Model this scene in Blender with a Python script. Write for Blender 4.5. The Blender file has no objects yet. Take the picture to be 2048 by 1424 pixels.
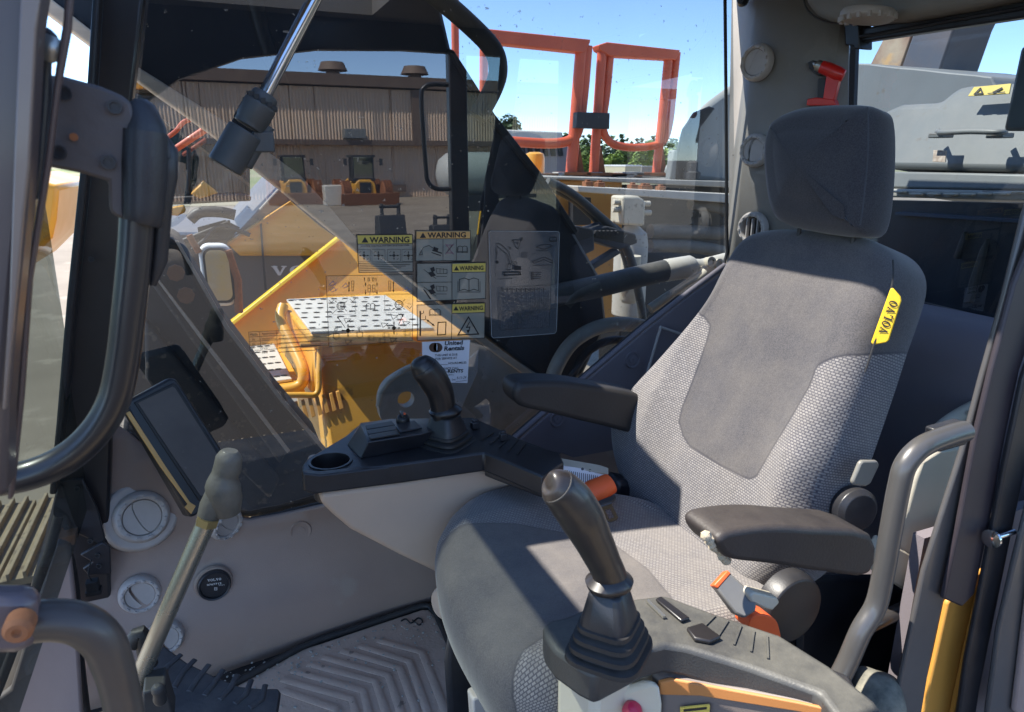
import bpy, bmesh, math, random
from mathutils import Vector, Matrix
S = bpy.context.scene
COL = S.collection
R = math.radians
# ---------------------------------------------------------------- camera
FPX, CX, CY = 1380.0, 1024.0, 712.0
PIT, YAW, ZC = R(15.9), R(23.2), 1.15
cam = bpy.data.cameras.new("camera"); cam.sensor_width = 36; cam.lens = 36*FPX/2048
cam.clip_start = 0.02; cam.clip_end = 3000
cam.dof.use_dof = True; cam.dof.focus_distance = 1.5; cam.dof.aperture_fstop = 13
camo = bpy.data.objects.new("camera", cam); COL.objects.link(camo)
camo.location = (0, 0, ZC); camo.rotation_euler = (R(90)-PIT, 0, -YAW)
S.camera = camo
# ---------------------------------------------------------------- sky, sun, exposure
SUN_EL, SUN_AZ = R(57), R(25)        # azimuth from -X towards +Y
sdir = Vector((-math.cos(SUN_EL)*math.cos(SUN_AZ), math.cos(SUN_EL)*math.sin(SUN_AZ), math.sin(SUN_EL)))
w = bpy.data.worlds.new("World"); S.world = w; w.use_nodes = True
nt = w.node_tree; bg = nt.nodes['Background']
sky = nt.nodes.new('ShaderNodeTexSky'); sky.sky_type = 'NISHITA'; sky.sun_disc = False
sky.sun_elevation = SUN_EL; sky.sun_rotation = math.atan2(sdir.x, sdir.y)
sky.air_density = 1.0; sky.dust_density = 0.0; sky.ozone_density = 3.2; sky.altitude = 3500
nt.links.new(sky.outputs[0], bg.inputs[0]); bg.inputs[1].default_value = 0.15
sl = bpy.data.lights.new("sun", 'SUN'); sl.energy = 3.7; sl.angle = R(0.5); sl.color = (1, .945, .85)
so = bpy.data.objects.new("sun", sl); COL.objects.link(so)
so.rotation_euler = sdir.to_track_quat('Z', 'Y').to_euler(); so.location = sdir*30
S.view_settings.view_transform = 'Standard'; S.view_settings.look = 'None'
S.view_settings.gamma = 1; S.view_settings.exposure = 1.72
S.render.engine = 'CYCLES'
S.cycles.use_denoising = True
S.cycles.max_bounces = 10; S.cycles.transparent_max_bounces = 16
S.cycles.diffuse_bounces = 5; S.cycles.caustics_reflective = False; S.cycles.caustics_refractive = False
S.cycles.sample_clamp_indirect = 6
rnd = random.Random(7)
# ---------------------------------------------------------------- geometry helpers
def ray(px, py):
    x = (px-CX)/FPX; y = -(py-CY)/FPX
    f = math.cos(PIT)+y*math.sin(PIT); u = -math.sin(PIT)+y*math.cos(PIT)
    return Vector((x*math.cos(YAW)+f*math.sin(YAW), -x*math.sin(YAW)+f*math.cos(YAW), u))
CAM = Vector((0, 0, ZC))
VIEW = Vector((math.cos(PIT)*math.sin(YAW), math.cos(PIT)*math.cos(YAW), -math.sin(PIT)))
AX = {'X': Vector((1, 0, 0)), 'Y': Vector((0, 1, 0)), 'Z': Vector((0, 0, 1))}
def P(px, py, pl):
    """point of a real plane seen at a place of the photograph; pl = ('Y', 1.6) or (point, normal)"""
    r = ray(px, py)
    if isinstance(pl[0], str): n = AX[pl[0]]; p0 = n*pl[1]
    else: p0, n = pl
    return CAM + r*((p0-CAM).dot(n)/r.dot(n))
def PL(pts, pl): return [P(a, b, pl) for a, b in pts]
def mm(rpx, p): return rpx*(Vector(p)-CAM).dot(VIEW)/FPX     # image radius -> metres at p
def spl(pts, n=8, closed=False):
    pts = [Vector(p) for p in pts]; L = len(pts); out = []
    rng = range(L) if closed else range(L-1)
    for i in rng:
        if closed: a, b, c, d = pts[i-1], pts[i], pts[(i+1) % L], pts[(i+2) % L]
        else: a, b, c, d = pts[max(i-1, 0)], pts[i], pts[i+1], pts[min(i+2, L-1)]
        for k in range(n):
            t = k/n
            out.append(.5*((2*b)+(c-a)*t+(2*a-5*b+4*c-d)*t*t+(3*b-a-3*c+d)*t**3))
    if not closed: out.append(pts[-1])
    return out
def resample(pts, N):
    pts = [Vector(p) for p in pts]; L = len(pts)
    d = [0]
    for i in range(L): d.append(d[-1]+(pts[(i+1) % L]-pts[i]).length)
    out = []; j = 0
    for k in range(N):
        s = d[-1]*k/N
        while d[j+1] < s: j += 1
        t = (s-d[j])/max(d[j+1]-d[j], 1e-9)
        out.append(pts[j].lerp(pts[(j+1) % L], t))
    return out
def frame(ax):
    ax = Vector(ax).normalized()
    a = ax.orthogonal().normalized() if abs(ax.z) > .95 else Vector((0, 0, 1)).cross(ax).normalized()
    return a, ax.cross(a)
class B:
    def __init__(s): s.bm = bmesh.new(); s.mi = 0; s.f = []
    def face(s, vs):
        try: f = s.bm.faces.new(vs)
        except ValueError: return None
        f.material_index = s.mi; return f
    def poly(s, pts):
        vs = [s.bm.verts.new(p) for p in pts]; f = s.face(vs)
        if f and len(vs) > 4: bmesh.ops.triangulate(s.bm, faces=[f])
        return s
    def slab(s, pts, ext, cut=None):
        """outline given as 3-D points, pushed along ext; kept as n-gons so edges bevel well"""
        pts = [Vector(p) for p in pts]; ext = Vector(ext)
        a = [s.bm.verts.new(p) for p in pts]; b = [s.bm.verts.new(p+ext) for p in pts]
        s.face(a); s.face(b[::-1])
        for i in range(len(a)):
            j = (i+1) % len(a); s.face([a[i], b[i], b[j], a[j]])
        return s
    def box(s, c, d, rot=None):
        c = Vector(c); h = Vector(d)/2; M = rot if rot else Matrix.Identity(3)
        vs = [s.bm.verts.new(c+M@Vector((x*h.x, y*h.y, z*h.z))) for x in (-1, 1) for y in (-1, 1) for z in (-1, 1)]
        for q in ((0, 1, 3, 2), (4, 6, 7, 5), (0, 4, 5, 1), (2, 3, 7, 6), (0, 2, 6, 4), (1, 5, 7, 3)): s.face([vs[i] for i in q])
        return s
    def loft(s, secs, cap=True, closed=False):
        R_ = [[s.bm.verts.new(p) for p in sec] for sec in secs]; n = len(R_[0])
        m = len(R_)
        for k in range(m if closed else m-1):
            A, C = R_[k], R_[(k+1) % m]
            for i in range(n):
                j = (i+1) % n; s.face([A[i], A[j], C[j], C[i]])
        if cap and not closed: s.face(R_[0][::-1]); s.face(R_[-1])
        return s
    def tube(s, pts, r, seg=14, closed=False, cap=True, flat=1.0, flatdir=None):
        pts = [Vector(p) for p in pts]; n = len(pts)
        rs = r if isinstance(r, (list, tuple)) else [r]*n
        if len(rs) != n:
            m = len(rs); rs = [rs[min(int(i*(m-1)/(n-1)), m-2)]*(1-(i*(m-1)/(n-1)-min(int(i*(m-1)/(n-1)), m-2)))+rs[min(int(i*(m-1)/(n-1)), m-2)+1]*(i*(m-1)/(n-1)-min(int(i*(m-1)/(n-1)), m-2)) for i in range(n)]
        secs = []; pa = None
        for i, p in enumerate(pts):
            if closed: t = pts[(i+1) % n]-pts[i-1]
            else: t = pts[min(i+1, n-1)]-pts[max(i-1, 0)]
            t.normalize()
            if pa is None: pa = Vector(flatdir) if flatdir else frame(t)[0]
            pa = (pa-t*pa.dot(t)).normalized(); pb = t.cross(pa)
            secs.append([p+(pa*math.cos(2*math.pi*k/seg)*flat+pb*math.sin(2*math.pi*k/seg))*rs[i] for k in range(seg)])
        return s.loft(secs, cap, closed)
    def cyl(s, a, b, r0, r1=None, seg=20): return s.lathe(a, Vector(b)-Vector(a), [(r0, 0), (r0 if r1 is None else r1, (Vector(b)-Vector(a)).length)], seg)
    def lathe(s, c, ax, prof, seg=28, cap=True, sx=1.0, up=None):
        c = Vector(c); ax = Vector(ax).normalized()
        if up is None: u, v = frame(ax)
        else: u = Vector(up).normalized(); v = ax.cross(u)
        secs = [[c+ax*h+(u*math.cos(2*math.pi*k/seg)*sx+v*math.sin(2*math.pi*k/seg))*r for k in range(seg)] for r, h in prof]
        return s.loft(secs, cap)
    def arc(s, c, ax, r, a0, a1, w, th, seg=20, up=None):
        """flat ring sector lying on the plane with normal ax"""
        c = Vector(c); ax = Vector(ax).normalized(); u = Vector(up).normalized(); v = ax.cross(u); secs = []
        for k in range(seg+1):
            t = a0+(a1-a0)*k/seg; d = u*math.cos(t)+v*math.sin(t)
            secs.append([c+d*(r-w/2), c+d*(r+w/2), c+d*(r+w/2)+ax*th, c+d*(r-w/2)+ax*th])
        return s.loft(secs)
def mod_bevel(o, wd, seg=2):
    m = o.modifiers.new('bevel', 'BEVEL'); m.width = wd; m.segments = seg; m.limit_method = 'ANGLE'; m.angle_limit = R(35); m.harden_normals = False
def obj(name, b, mat, parent=None, bevel=0, ang=38, seg=2):
    bm = b.bm if isinstance(b, B) else b
    bmesh.ops.remove_doubles(bm, verts=bm.verts, dist=1e-6)
    bmesh.ops.recalc_face_normals(bm, faces=bm.faces)
    me = bpy.data.meshes.new(name); bm.to_mesh(me); bm.free()
    for m in (mat if isinstance(mat, (list, tuple)) else [mat]): me.materials.append(m)
    for p in me.polygons: p.use_smooth = True
    me.set_sharp_from_angle(angle=R(ang))
    o = bpy.data.objects.new(name, me); COL.objects.link(o)
    if bevel: mod_bevel(o, bevel, seg)
    if parent:
        o.parent = parent
        if parent.type == 'EMPTY': o.matrix_parent_inverse = Matrix.Translation(parent.location).inverted()
    return o
def thing(name, label, cat, loc=(0, 0, 0), group=None):
    o = bpy.data.objects.new(name, None); COL.objects.link(o); o.location = loc
    o.empty_display_size = .05
    return tag(o, label, cat, group)
def tag(o, label, cat, group=None):
    o['label'] = label; o['category'] = cat
    if group: o['group'] = group
    return o
def struct(o, kind='structure'): o['kind'] = kind; return o
def dup(root, off, label, group=None, rot=0, sc=1.0):
    """copy of a thing with its parts and sub-parts, moved by off"""
    r = root.copy(); COL.objects.link(r); r.location = Vector(root.location)+Vector(off); r.rotation_euler = (0, 0, rot); r.scale = (sc, sc, sc)
    r['label'] = label
    if group: r['group'] = group
    for ch in list(root.children):
        c = ch.copy(); COL.objects.link(c); c.parent = r; c.matrix_parent_inverse = ch.matrix_parent_inverse.copy()
        for g in list(ch.children):
            d = g.copy(); COL.objects.link(d); d.parent = c; d.matrix_parent_inverse = g.matrix_parent_inverse.copy()
    return r
def gridcut(bm, axis, vals):
    n = AX[axis]
    for v in vals:
        bmesh.ops.bisect_plane(bm, geom=bm.verts[:]+bm.edges[:]+bm.faces[:], plane_co=n*v, plane_no=n, dist=1e-6)
def frange(a, b, st):
    n = int((b-a)/st); return [a+st*i for i in range(1, n+1)]
def inpoly(p, poly):
    c = False; j = len(poly)-1
    for i in range(len(poly)):
        a, b = poly[i], poly[j]
        if (a[1] > p[1]) != (b[1] > p[1]) and p[0] < (b[0]-a[0])*(p[1]-a[1])/(b[1]-a[1])+a[0]: c = not c
        j = i
    return c
def sdist(p, poly):
    d = 9
    for i in range(len(poly)):
        a = Vector(poly[i-1][:2]); b = Vector(poly[i][:2]); q = Vector(p)
        ab = b-a; t = max(0, min(1, (q-a).dot(ab)/max(ab.dot(ab), 1e-12)))
        d = min(d, (q-a-ab*t).length)
    return -d if inpoly(p, poly) else d
def pillow(name, mats, parent, outl, o0, U, V, Nn, back, r, dome, hf=None, N=150, nr=14, mask=None, rv=4):
    """padded body: outline (u,v) on the plane o0+uU+vV, rounded rim of radius r, domed front, going back by `back`"""
    pts = resample([Vector((a, b)) for a, b in outl], N)
    area = sum(pts[i-1].x*pts[i].y-pts[i].x*pts[i-1].y for i in range(N))
    if area < 0: pts.reverse()
    c = sum(pts, Vector((0, 0)))/N
    nrm = []
    for i in range(N):
        t = (pts[(i+2) % N]-pts[i-2]).normalized(); nrm.append(Vector((-t.y, t.x)))
    rings = []
    def H(q): return hf(q.x, q.y) if hf else 0
    rb = r*.6
    for k in range(4):
        th = k/4*math.pi/2
        rings.append([(pts[i]+nrm[i]*rb*(1-math.sin(th)), -back+rb*(1-math.cos(th))) for i in range(N)])
    for k in range(rv+1):
        th = k/rv*math.pi/2
        rings.append([(pts[i]+nrm[i]*r*(1-math.cos(th)), -r+r*math.sin(th)+H(pts[i])*k/rv) for i in range(N)])
    base = [pts[i]+nrm[i]*r for i in range(N)]
    for k in range(1, nr):
        s_ = 1-k/nr
        rings.append([(c+(base[i]-c)*s_, dome*(1-s_*s_)+H(c+(base[i]-c)*s_)) for i in range(N)])
    bm = bmesh.new(); uvl = bm.loops.layers.uv.new('UVMap'); sd = bm.verts.layers.float.new('sd')
    VR = []; uvs = {}
    def mk(q, h, i=None):
        v = bm.verts.new(o0+U*q.x+V*q.y+Nn*h); k = max(0, -h-.3*r); uvs[v] = (q.x-nrm[i].x*k, q.y-nrm[i].y*k) if i is not None else (q.x, q.y)
        if mask: v[sd] = sdist(uvs[v], mask)
        return v
    for ring in rings: VR.append([mk(q, h, i) for i, (q, h) in enumerate(ring)])
    ctr = mk(c, dome+H(c)); bc = mk(c, -back)
    for a, b in zip(VR[:-1], VR[1:]):
        for i in range(N):
            j = (i+1) % N; bm.faces.new([a[i], a[j], b[j], b[i]])
    for i in range(N):
        j = (i+1) % N; bm.faces.new([VR[-1][i], VR[-1][j], ctr]); bm.faces.new([VR[0][j], VR[0][i], bc])
    for f in bm.faces:
        for l in f.loops: l[uvl].uv = uvs[l.vert]
    return obj(name, bm, mats, parent, ang=80)
# ---------------------------------------------------------------- materials
def sk(n, k, v):
    if k in n.inputs: n.inputs[k].default_value = v
def C4(c): return (c[0], c[1], c[2], 1)
def mat(name, c, c2=None, rough=.5, metal=0., ns=8., amt=.5, bump=0., bs=60., dust=0., spots=None, coat=0., spec=.5, stretch=None, rv=.12, dustc=(.42, .36, .28)):
    m = bpy.data.materials.new(name); m.use_nodes = True; t = m.node_tree; N = t.nodes; L = t.links
    p = N['Principled BSDF']; p.inputs['Roughness'].default_value = rough; p.inputs['Metallic'].default_value = metal
    p.inputs['Specular IOR Level'].default_value = spec; p.inputs['Coat Weight'].default_value = coat; p.inputs['Coat Roughness'].default_value = .12
    tc = N.new('ShaderNodeTexCoord'); mp = N.new('ShaderNodeMapping'); L.new(tc.outputs['Object'], mp.inputs[0])
    if stretch: mp.inputs['Scale'].default_value = stretch
    n1 = N.new('ShaderNodeTexNoise'); n1.inputs['Scale'].default_value = ns; n1.inputs['Detail'].default_value = 6; n1.inputs['Roughness'].default_value = .62
    L.new(mp.outputs[0], n1.inputs[0])
    rp = N.new('ShaderNodeMapRange'); rp.inputs[1].default_value = .36; rp.inputs[2].default_value = .66; L.new(n1.outputs[0], rp.inputs[0])
    mx = N.new('ShaderNodeMix'); mx.data_type = 'RGBA'
    mx.inputs[6].default_value = C4(c); mx.inputs[7].default_value = C4(c2 if c2 else [x*.8 for x in c])
    ml = N.new('ShaderNodeMath'); ml.operation = 'MULTIPLY'; ml.inputs[1].default_value = amt; L.new(rp.outputs[0], ml.inputs[0]); L.new(ml.outputs[0], mx.inputs[0])
    out = mx.outputs[2]
    if spots:                                                  # (colour, threshold, scale, strength)
        n2 = N.new('ShaderNodeTexNoise'); n2.inputs['Scale'].default_value = spots[2]; n2.inputs['Detail'].default_value = 4; L.new(mp.outputs[0], n2.inputs[0])
        r2 = N.new('ShaderNodeMapRange'); r2.inputs[1].default_value = spots[1]; r2.inputs[2].default_value = spots[1]+.06; r2.inputs[4].default_value = spots[3]; L.new(n2.outputs[0], r2.inputs[0])
        m2 = N.new('ShaderNodeMix'); m2.data_type = 'RGBA'; L.new(r2.outputs[0], m2.inputs[0]); L.new(out, m2.inputs[6]); m2.inputs[7].default_value = C4(spots[0]); out = m2.outputs[2]
    if dust:                                                   # dust that has settled on what faces up
        g = N.new('ShaderNodeNewGeometry'); sx = N.new('ShaderNodeSeparateXYZ'); L.new(g.outputs['Normal'], sx.inputs[0])
        a = N.new('ShaderNodeMapRange'); a.inputs[1].default_value = -.2; a.inputs[2].default_value = 1.; L.new(sx.outputs[2], a.inputs[0])
        b_ = N.new('ShaderNodeMath'); b_.operation = 'MULTIPLY'; L.new(a.outputs[0], b_.inputs[0])
        n3 = N.new('ShaderNodeTexNoise'); n3.inputs['Scale'].default_value = 11; n3.inputs['Detail'].default_value = 8; n3.inputs['Roughness'].default_value = .7; L.new(tc.outputs['Object'], n3.inputs[0])
        r3 = N.new('ShaderNodeMapRange'); r3.inputs[1].default_value = .3; r3.inputs[2].default_value = .75; r3.inputs[4].default_value = dust*1.6; L.new(n3.outputs[0], r3.inputs[0])
        L.new(r3.outputs[0], b_.inputs[1])
        m3 = N.new('ShaderNodeMix'); m3.data_type = 'RGBA'; L.new(b_.outputs[0], m3.inputs[0]); L.new(out, m3.inputs[6]); m3.inputs[7].default_value = C4(dustc); out = m3.outputs[2]
    L.new(out, p.inputs['Base Color'])
    rr = N.new('ShaderNodeMapRange'); rr.inputs[3].default_value = max(rough-rv, .03); rr.inputs[4].default_value = min(rough+rv, 1); L.new(n1.outputs[0], rr.inputs[0]); L.new(rr.outputs[0], p.inputs['Roughness'])
    if bump:
        nb = N.new('ShaderNodeTexNoise'); nb.inputs['Scale'].default_value = bs; nb.inputs['Detail'].default_value = 3; L.new(tc.outputs['Object'], nb.inputs[0])
        bp = N.new('ShaderNodeBump'); bp.inputs['Strength'].default_value = bump; bp.inputs['Distance'].default_value = .002; L.new(nb.outputs[0], bp.inputs['Height']); L.new(bp.outputs[0], p.inputs['Normal'])
    return m
def glass(name, tint, refl, dirt=.04, sp=0., dirtc=(.55, .52, .45), scale=90):
    m = bpy.data.materials.new(name); m.use_nodes = True; t = m.node_tree; N = t.nodes; L = t.links
    N.remove(N['Principled BSDF']); out = N['Material Output']
    tr = N.new('ShaderNodeBsdfTransparent'); tr.inputs[0].default_value = C4(tint)
    gl = N.new('ShaderNodeBsdfGlossy'); gl.inputs['Roughness'].default_value = 0.0; gl.inputs[0].default_value = (.95, .97, 1, 1)
    a = N.new('ShaderNodeMixShader'); a.inputs[0].default_value = refl; L.new(tr.outputs[0], a.inputs[1]); L.new(gl.outputs[0], a.inputs[2])
    df = N.new('ShaderNodeBsdfDiffuse'); df.inputs[0].default_value = C4(dirtc)
    tc = N.new('ShaderNodeTexCoord')
    n0 = N.new('ShaderNodeTexNoise'); n0.inputs['Scale'].default_value = 5; n0.inputs['Detail'].default_value = 9; n0.inputs['Roughness'].default_value = .75; L.new(tc.outputs['Object'], n0.inputs[0])
    r0 = N.new('ShaderNodeMapRange'); r0.inputs[1].default_value = .3; r0.inputs[2].default_value = .8; r0.inputs[3].default_value = dirt*.3; r0.inputs[4].default_value = dirt*2; L.new(n0.outputs[0], r0.inputs[0])
    n1 = N.new('ShaderNodeTexNoise'); n1.inputs['Scale'].default_value = scale; n1.inputs['Detail'].default_value = 2; L.new(tc.outputs['Object'], n1.inputs[0])
    n2 = N.new('ShaderNodeTexNoise'); n2.inputs['Scale'].default_value = 3.1; n2.inputs['Detail'].default_value = 3; L.new(tc.outputs['Object'], n2.inputs[0])
    ad = N.new('ShaderNodeMath'); ad.operation = 'MULTIPLY_ADD'; ad.inputs[1].default_value = .35; L.new(n2.outputs[0], ad.inputs[0]); L.new(n1.outputs[0], ad.inputs[2])
    r1 = N.new('ShaderNodeMapRange'); r1.inputs[1].default_value = .87; r1.inputs[2].default_value = .95; r1.inputs[4].default_value = sp; L.new(ad.outputs[0], r1.inputs[0])
    mx = N.new('ShaderNodeMath'); mx.operation = 'MAXIMUM'; L.new(r0.outputs[0], mx.inputs[0]); L.new(r1.outputs[0], mx.inputs[1])
    b = N.new('ShaderNodeMixShader'); L.new(mx.outputs[0], b.inputs[0]); L.new(a.outputs[0], b.inputs[1]); L.new(df.outputs[0], b.inputs[2])
    L.new(b.outputs[0], out.inputs[0]); return m
def film(name, c, op):
    m = bpy.data.materials.new(name); m.use_nodes = True; t = m.node_tree; N = t.nodes; L = t.links
    N.remove(N['Principled BSDF']); out = N['Material Output']
    tr = N.new('ShaderNodeBsdfTransparent'); df = N.new('ShaderNodeBsdfDiffuse'); df.inputs[0].default_value = C4(c)
    a = N.new('ShaderNodeMixShader'); a.inputs[0].default_value = op; L.new(tr.outputs[0], a.inputs[1]); L.new(df.outputs[0], a.inputs[2]); L.new(a.outputs[0], out.inputs[0]); return m
def fabric(name, k=1.):
    m = bpy.data.materials.new(name); m.use_nodes = True; t = m.node_tree; N = t.nodes; L = t.links
    p = N['Principled BSDF']; p.inputs['Roughness'].default_value = .92; p.inputs['Specular IOR Level'].default_value = .2
    p.inputs['Sheen Weight'].default_value = .25; p.inputs['Sheen Roughness'].default_value = .5
    uv = N.new('ShaderNodeTexCoord')
    br = N.new('ShaderNodeTexBrick'); br.inputs['Scale'].default_value = 1; br.inputs['Brick Width'].default_value = .0068; br.inputs['Row Height'].default_value = .0046
    br.inputs['Mortar Size'].default_value = .0011; br.inputs['Mortar Smooth'].default_value = .5; br.offset = .5
    br.inputs['Color1'].default_value = (.25, .235, .225, 1); br.inputs['Color2'].default_value = (.185, .175, .17, 1); br.inputs['Mortar'].default_value = (.075, .072, .085, 1)
    L.new(uv.outputs['UV'], br.inputs[0])
    n = N.new('ShaderNodeTexNoise'); n.inputs['Scale'].default_value = 480; n.inputs['Detail'].default_value = 1.5; L.new(uv.outputs['Object'], n.inputs[0])
    n2 = N.new('ShaderNodeTexNoise'); n2.inputs['Scale'].default_value = 9; n2.inputs['Detail'].default_value = 6; n2.inputs['Roughness'].default_value = .7; L.new(uv.outputs['Object'], n2.inputs[0])
    rp = N.new('ShaderNodeMapRange'); rp.inputs[1].default_value = .32; rp.inputs[2].default_value = .68; L.new(n.outputs[0], rp.inputs[0])
    sm = N.new('ShaderNodeMix'); sm.data_type = 'RGBA'; sm.inputs[6].default_value = (.052*k, .050*k, .055*k, 1); sm.inputs[7].default_value = (.092*k, .087*k, .092*k, 1); L.new(rp.outputs[0], sm.inputs[0])
    at = N.new('ShaderNodeAttribute'); at.attribute_name = 'sd'
    st = N.new('ShaderNodeMath'); st.operation = 'GREATER_THAN'; st.inputs[1].default_value = 0; L.new(at.outputs['Fac'], st.inputs[0])
    mx = N.new('ShaderNodeMix'); mx.data_type = 'RGBA'; L.new(st.outputs[0], mx.inputs[0]); L.new(sm.outputs[2], mx.inputs[6]); L.new(br.outputs['Color'], mx.inputs[7])
    # seam between the two cloths
    ab = N.new('ShaderNodeMath'); ab.operation = 'ABSOLUTE'; L.new(at.outputs['Fac'], ab.inputs[0])
    se = N.new('ShaderNodeMapRange'); se.inputs[1].default_value = 0; se.inputs[2].default_value = .0035; L.new(ab.outputs[0], se.inputs[0])
    dk = N.new('ShaderNodeMix'); dk.data_type = 'RGBA'; dk.inputs[6].default_value = (.035, .035, .045, 1); L.new(se.outputs[0], dk.inputs[0]); L.new(mx.outputs[2], dk.inputs[7])
    # worn-in dust
    du = N.new('ShaderNodeMapRange'); du.inputs[1].default_value = .4; du.inputs[2].default_value = .85; du.inputs[4].default_value = .26*k*k; L.new(n2.outputs[0], du.inputs[0])
    dm = N.new('ShaderNodeMix'); dm.data_type = 'RGBA'; L.new(du.outputs[0], dm.inputs[0]); L.new(dk.outputs[2], dm.inputs[6]); dm.inputs[7].default_value = (.24, .21, .17, 1)
    gg = N.new('ShaderNodeNewGeometry'); sx = N.new('ShaderNodeSeparateXYZ'); L.new(gg.outputs['Normal'], sx.inputs[0])
    up = N.new('ShaderNodeMapRange'); up.inputs[1].default_value = .45; up.inputs[2].default_value = 1; up.inputs[4].default_value = .30*k*k; L.new(sx.outputs[2], up.inputs[0])
    un = N.new('ShaderNodeMath'); un.operation = 'MULTIPLY'; ur = N.new('ShaderNodeMapRange'); ur.inputs[1].default_value = .25; ur.inputs[2].default_value = .7; ur.inputs[3].default_value = .35; L.new(n2.outputs[0], ur.inputs[0]); L.new(up.outputs[0], un.inputs[0]); L.new(ur.outputs[0], un.inputs[1])
    d2 = N.new('ShaderNodeMix'); d2.data_type = 'RGBA'; L.new(un.outputs[0], d2.inputs[0]); L.new(dm.outputs[2], d2.inputs[6]); d2.inputs[7].default_value = (.27, .235, .20, 1); L.new(d2.outputs[2], p.inputs['Base Color'])
    hm = N.new('ShaderNodeMath'); hm.operation = 'MULTIPLY'; L.new(st.outputs[0], hm.inputs[0]); L.new(br.outputs['Fac'], hm.inputs[1])
    hs = N.new('ShaderNodeMath'); hs.operation = 'SUBTRACT'; L.new(se.outputs[0], hs.inputs[0]); L.new(hm.outputs[0], hs.inputs[1])
    ha = N.new('ShaderNodeMath'); ha.operation = 'MULTIPLY_ADD'; ha.inputs[1].default_value = .5; L.new(n.outputs[0], ha.inputs[0]); L.new(hs.outputs[0], ha.inputs[2])
    bp = N.new('ShaderNodeBump'); bp.inputs['Strength'].default_value = .35; bp.inputs['Distance'].default_value = .0008; L.new(ha.outputs[0], bp.inputs['Height'])
    n4 = N.new('ShaderNodeTexNoise'); n4.inputs['Scale'].default_value = 8; n4.inputs['Detail'].default_value = 3; n4.inputs['Distortion'].default_value = .6; L.new(uv.outputs['Object'], n4.inputs[0])
    b4 = N.new('ShaderNodeBump'); b4.inputs['Strength'].default_value = .45*k**6; b4.inputs['Distance'].default_value = .012; L.new(n4.outputs[0], b4.inputs['Height']); L.new(bp.outputs[0], b4.inputs['Normal']); L.new(b4.outputs[0], p.inputs['Normal'])
    return m
M = {}
M['fabric'] = fabric('seat_fabric'); M['fabricd'] = fabric('headrest_fabric', .58)
M['cyl'] = mat('cylinder_grey', (.085, .09, .095), (.06, .062, .065), .45, ns=8, dust=.1)
M['black'] = mat('black_plastic', (.012, .013, .017), (.03, .03, .035), .40, dust=.035, bump=.12, bs=500, ns=14)
M['rubber'] = mat('black_rubber', (.010, .010, .012), (.026, .025, .025), .55, dust=.05, bump=.2, bs=200)
M['blackgloss'] = mat('black_grip', (.012, .011, .012), (.026, .021, .019), .40, coat=.12, ns=10, rv=.1)
M['blackpaint'] = mat('black_paint', (.011, .011, .014), (.026, .022, .022), .38, coat=.25, ns=5, dust=.05)
M['panel'] = mat('grey_mauve_panel', (.34, .245, .195), (.26, .19, .155), .6, bump=.25, bs=420, ns=3, dust=.12, spots=((.36, .30, .24), .60, 7, .5))
M['panel2'] = mat('grey_violet_trim', (.19, .165, .18), (.155, .14, .155), .6, bump=.2, bs=420, ns=3)
M['beige'] = mat('beige_plastic', (.58, .43, .32), (.47, .35, .27), .5, bump=.15, bs=400, ns=4, dust=.1)
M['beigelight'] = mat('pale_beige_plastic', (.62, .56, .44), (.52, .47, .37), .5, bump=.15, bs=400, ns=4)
M['pillar'] = mat('grey_pillar_trim', (.25, .23, .205), (.20, .185, .165), .65, bump=.3, bs=350, ns=6, spots=((.33, .30, .26), .62, 9, .3))
M['vent'] = mat('pale_grey_vent_plastic', (.46, .42, .39), (.34, .30, .27), .5, ns=20, amt=.4, dust=.25)
M['ventdark'] = mat('vent_dark', (.01, .01, .01), None, .8)
M['pedal'] = mat('dusty_pedal_rubber', (.028, .029, .036), (.075, .072, .072), .5, ns=20, dust=.12, bump=.3, bs=150)
M['dustyblack'] = mat('dusty_black_console', (.030, .031, .034), (.055, .053, .05), .5, ns=10, dust=.26, dustc=(.30, .28, .22), bump=.2, bs=400)
M['dirty'] = mat('dusty_black_steel', (.020, .021, .022), (.06, .048, .036), .75, ns=6, amt=.9, dust=.2, bump=.4, bs=70, spots=((.20, .15, .10), .60, 32, .7))
M['stripe'] = mat('tan_orange_stripe', (.50, .20, .06), (.42, .17, .05), .5)
M['steel'] = mat('brushed_steel', (.45, .44, .40), (.30, .28, .24), .33, metal=.85, ns=30, dust=.05, stretch=(1, 1, .2))
M['chrome'] = mat('chrome', (.75, .77, .8), (.6, .6, .62), .12, metal=1, rv=.05)
M['tubegrey'] = mat('grey_painted_tube', (.095, .09, .086), (.07, .067, .063), .36, metal=.3, coat=.3, ns=12)
M['yellow'] = mat('yellow_paint', (.82, .42, .05), (.66, .31, .035), .45, coat=.15, ns=4, amt=.5, spots=((.12, .08, .05), .66, 7, .6))
M['yellowc'] = mat('clean_yellow_paint', (.80, .40, .045), (.68, .32, .03), .42, coat=.2, ns=4, amt=.4)
M['amber'] = mat('amber_paint', (.62, .30, .06), (.50, .23, .04), .5, ns=6)
M['lemon'] = mat('yellow_badge', (.86, .55, .02), (.78, .48, .02), .4)
M['orange'] = mat('orange_rail_paint', (.74, .135, .05), (.55, .09, .04), .5, ns=8, coat=.1, spots=((.07, .05, .045), .68, 5, .85))
M['redorange'] = mat('orange_red_plastic', (.85, .13, .03), (.7, .09, .02), .5)
M['red'] = mat('red_plastic', (.70, .02, .015), (.55, .015, .01), .35, coat=.2)
M['grey'] = mat('grey_machine_paint', (.175, .185, .18), (.13, .137, .132), .5, ns=3, dust=.22, bump=.1, bs=30, spots=((.14, .115, .09), .66, 26, .7))
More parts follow.
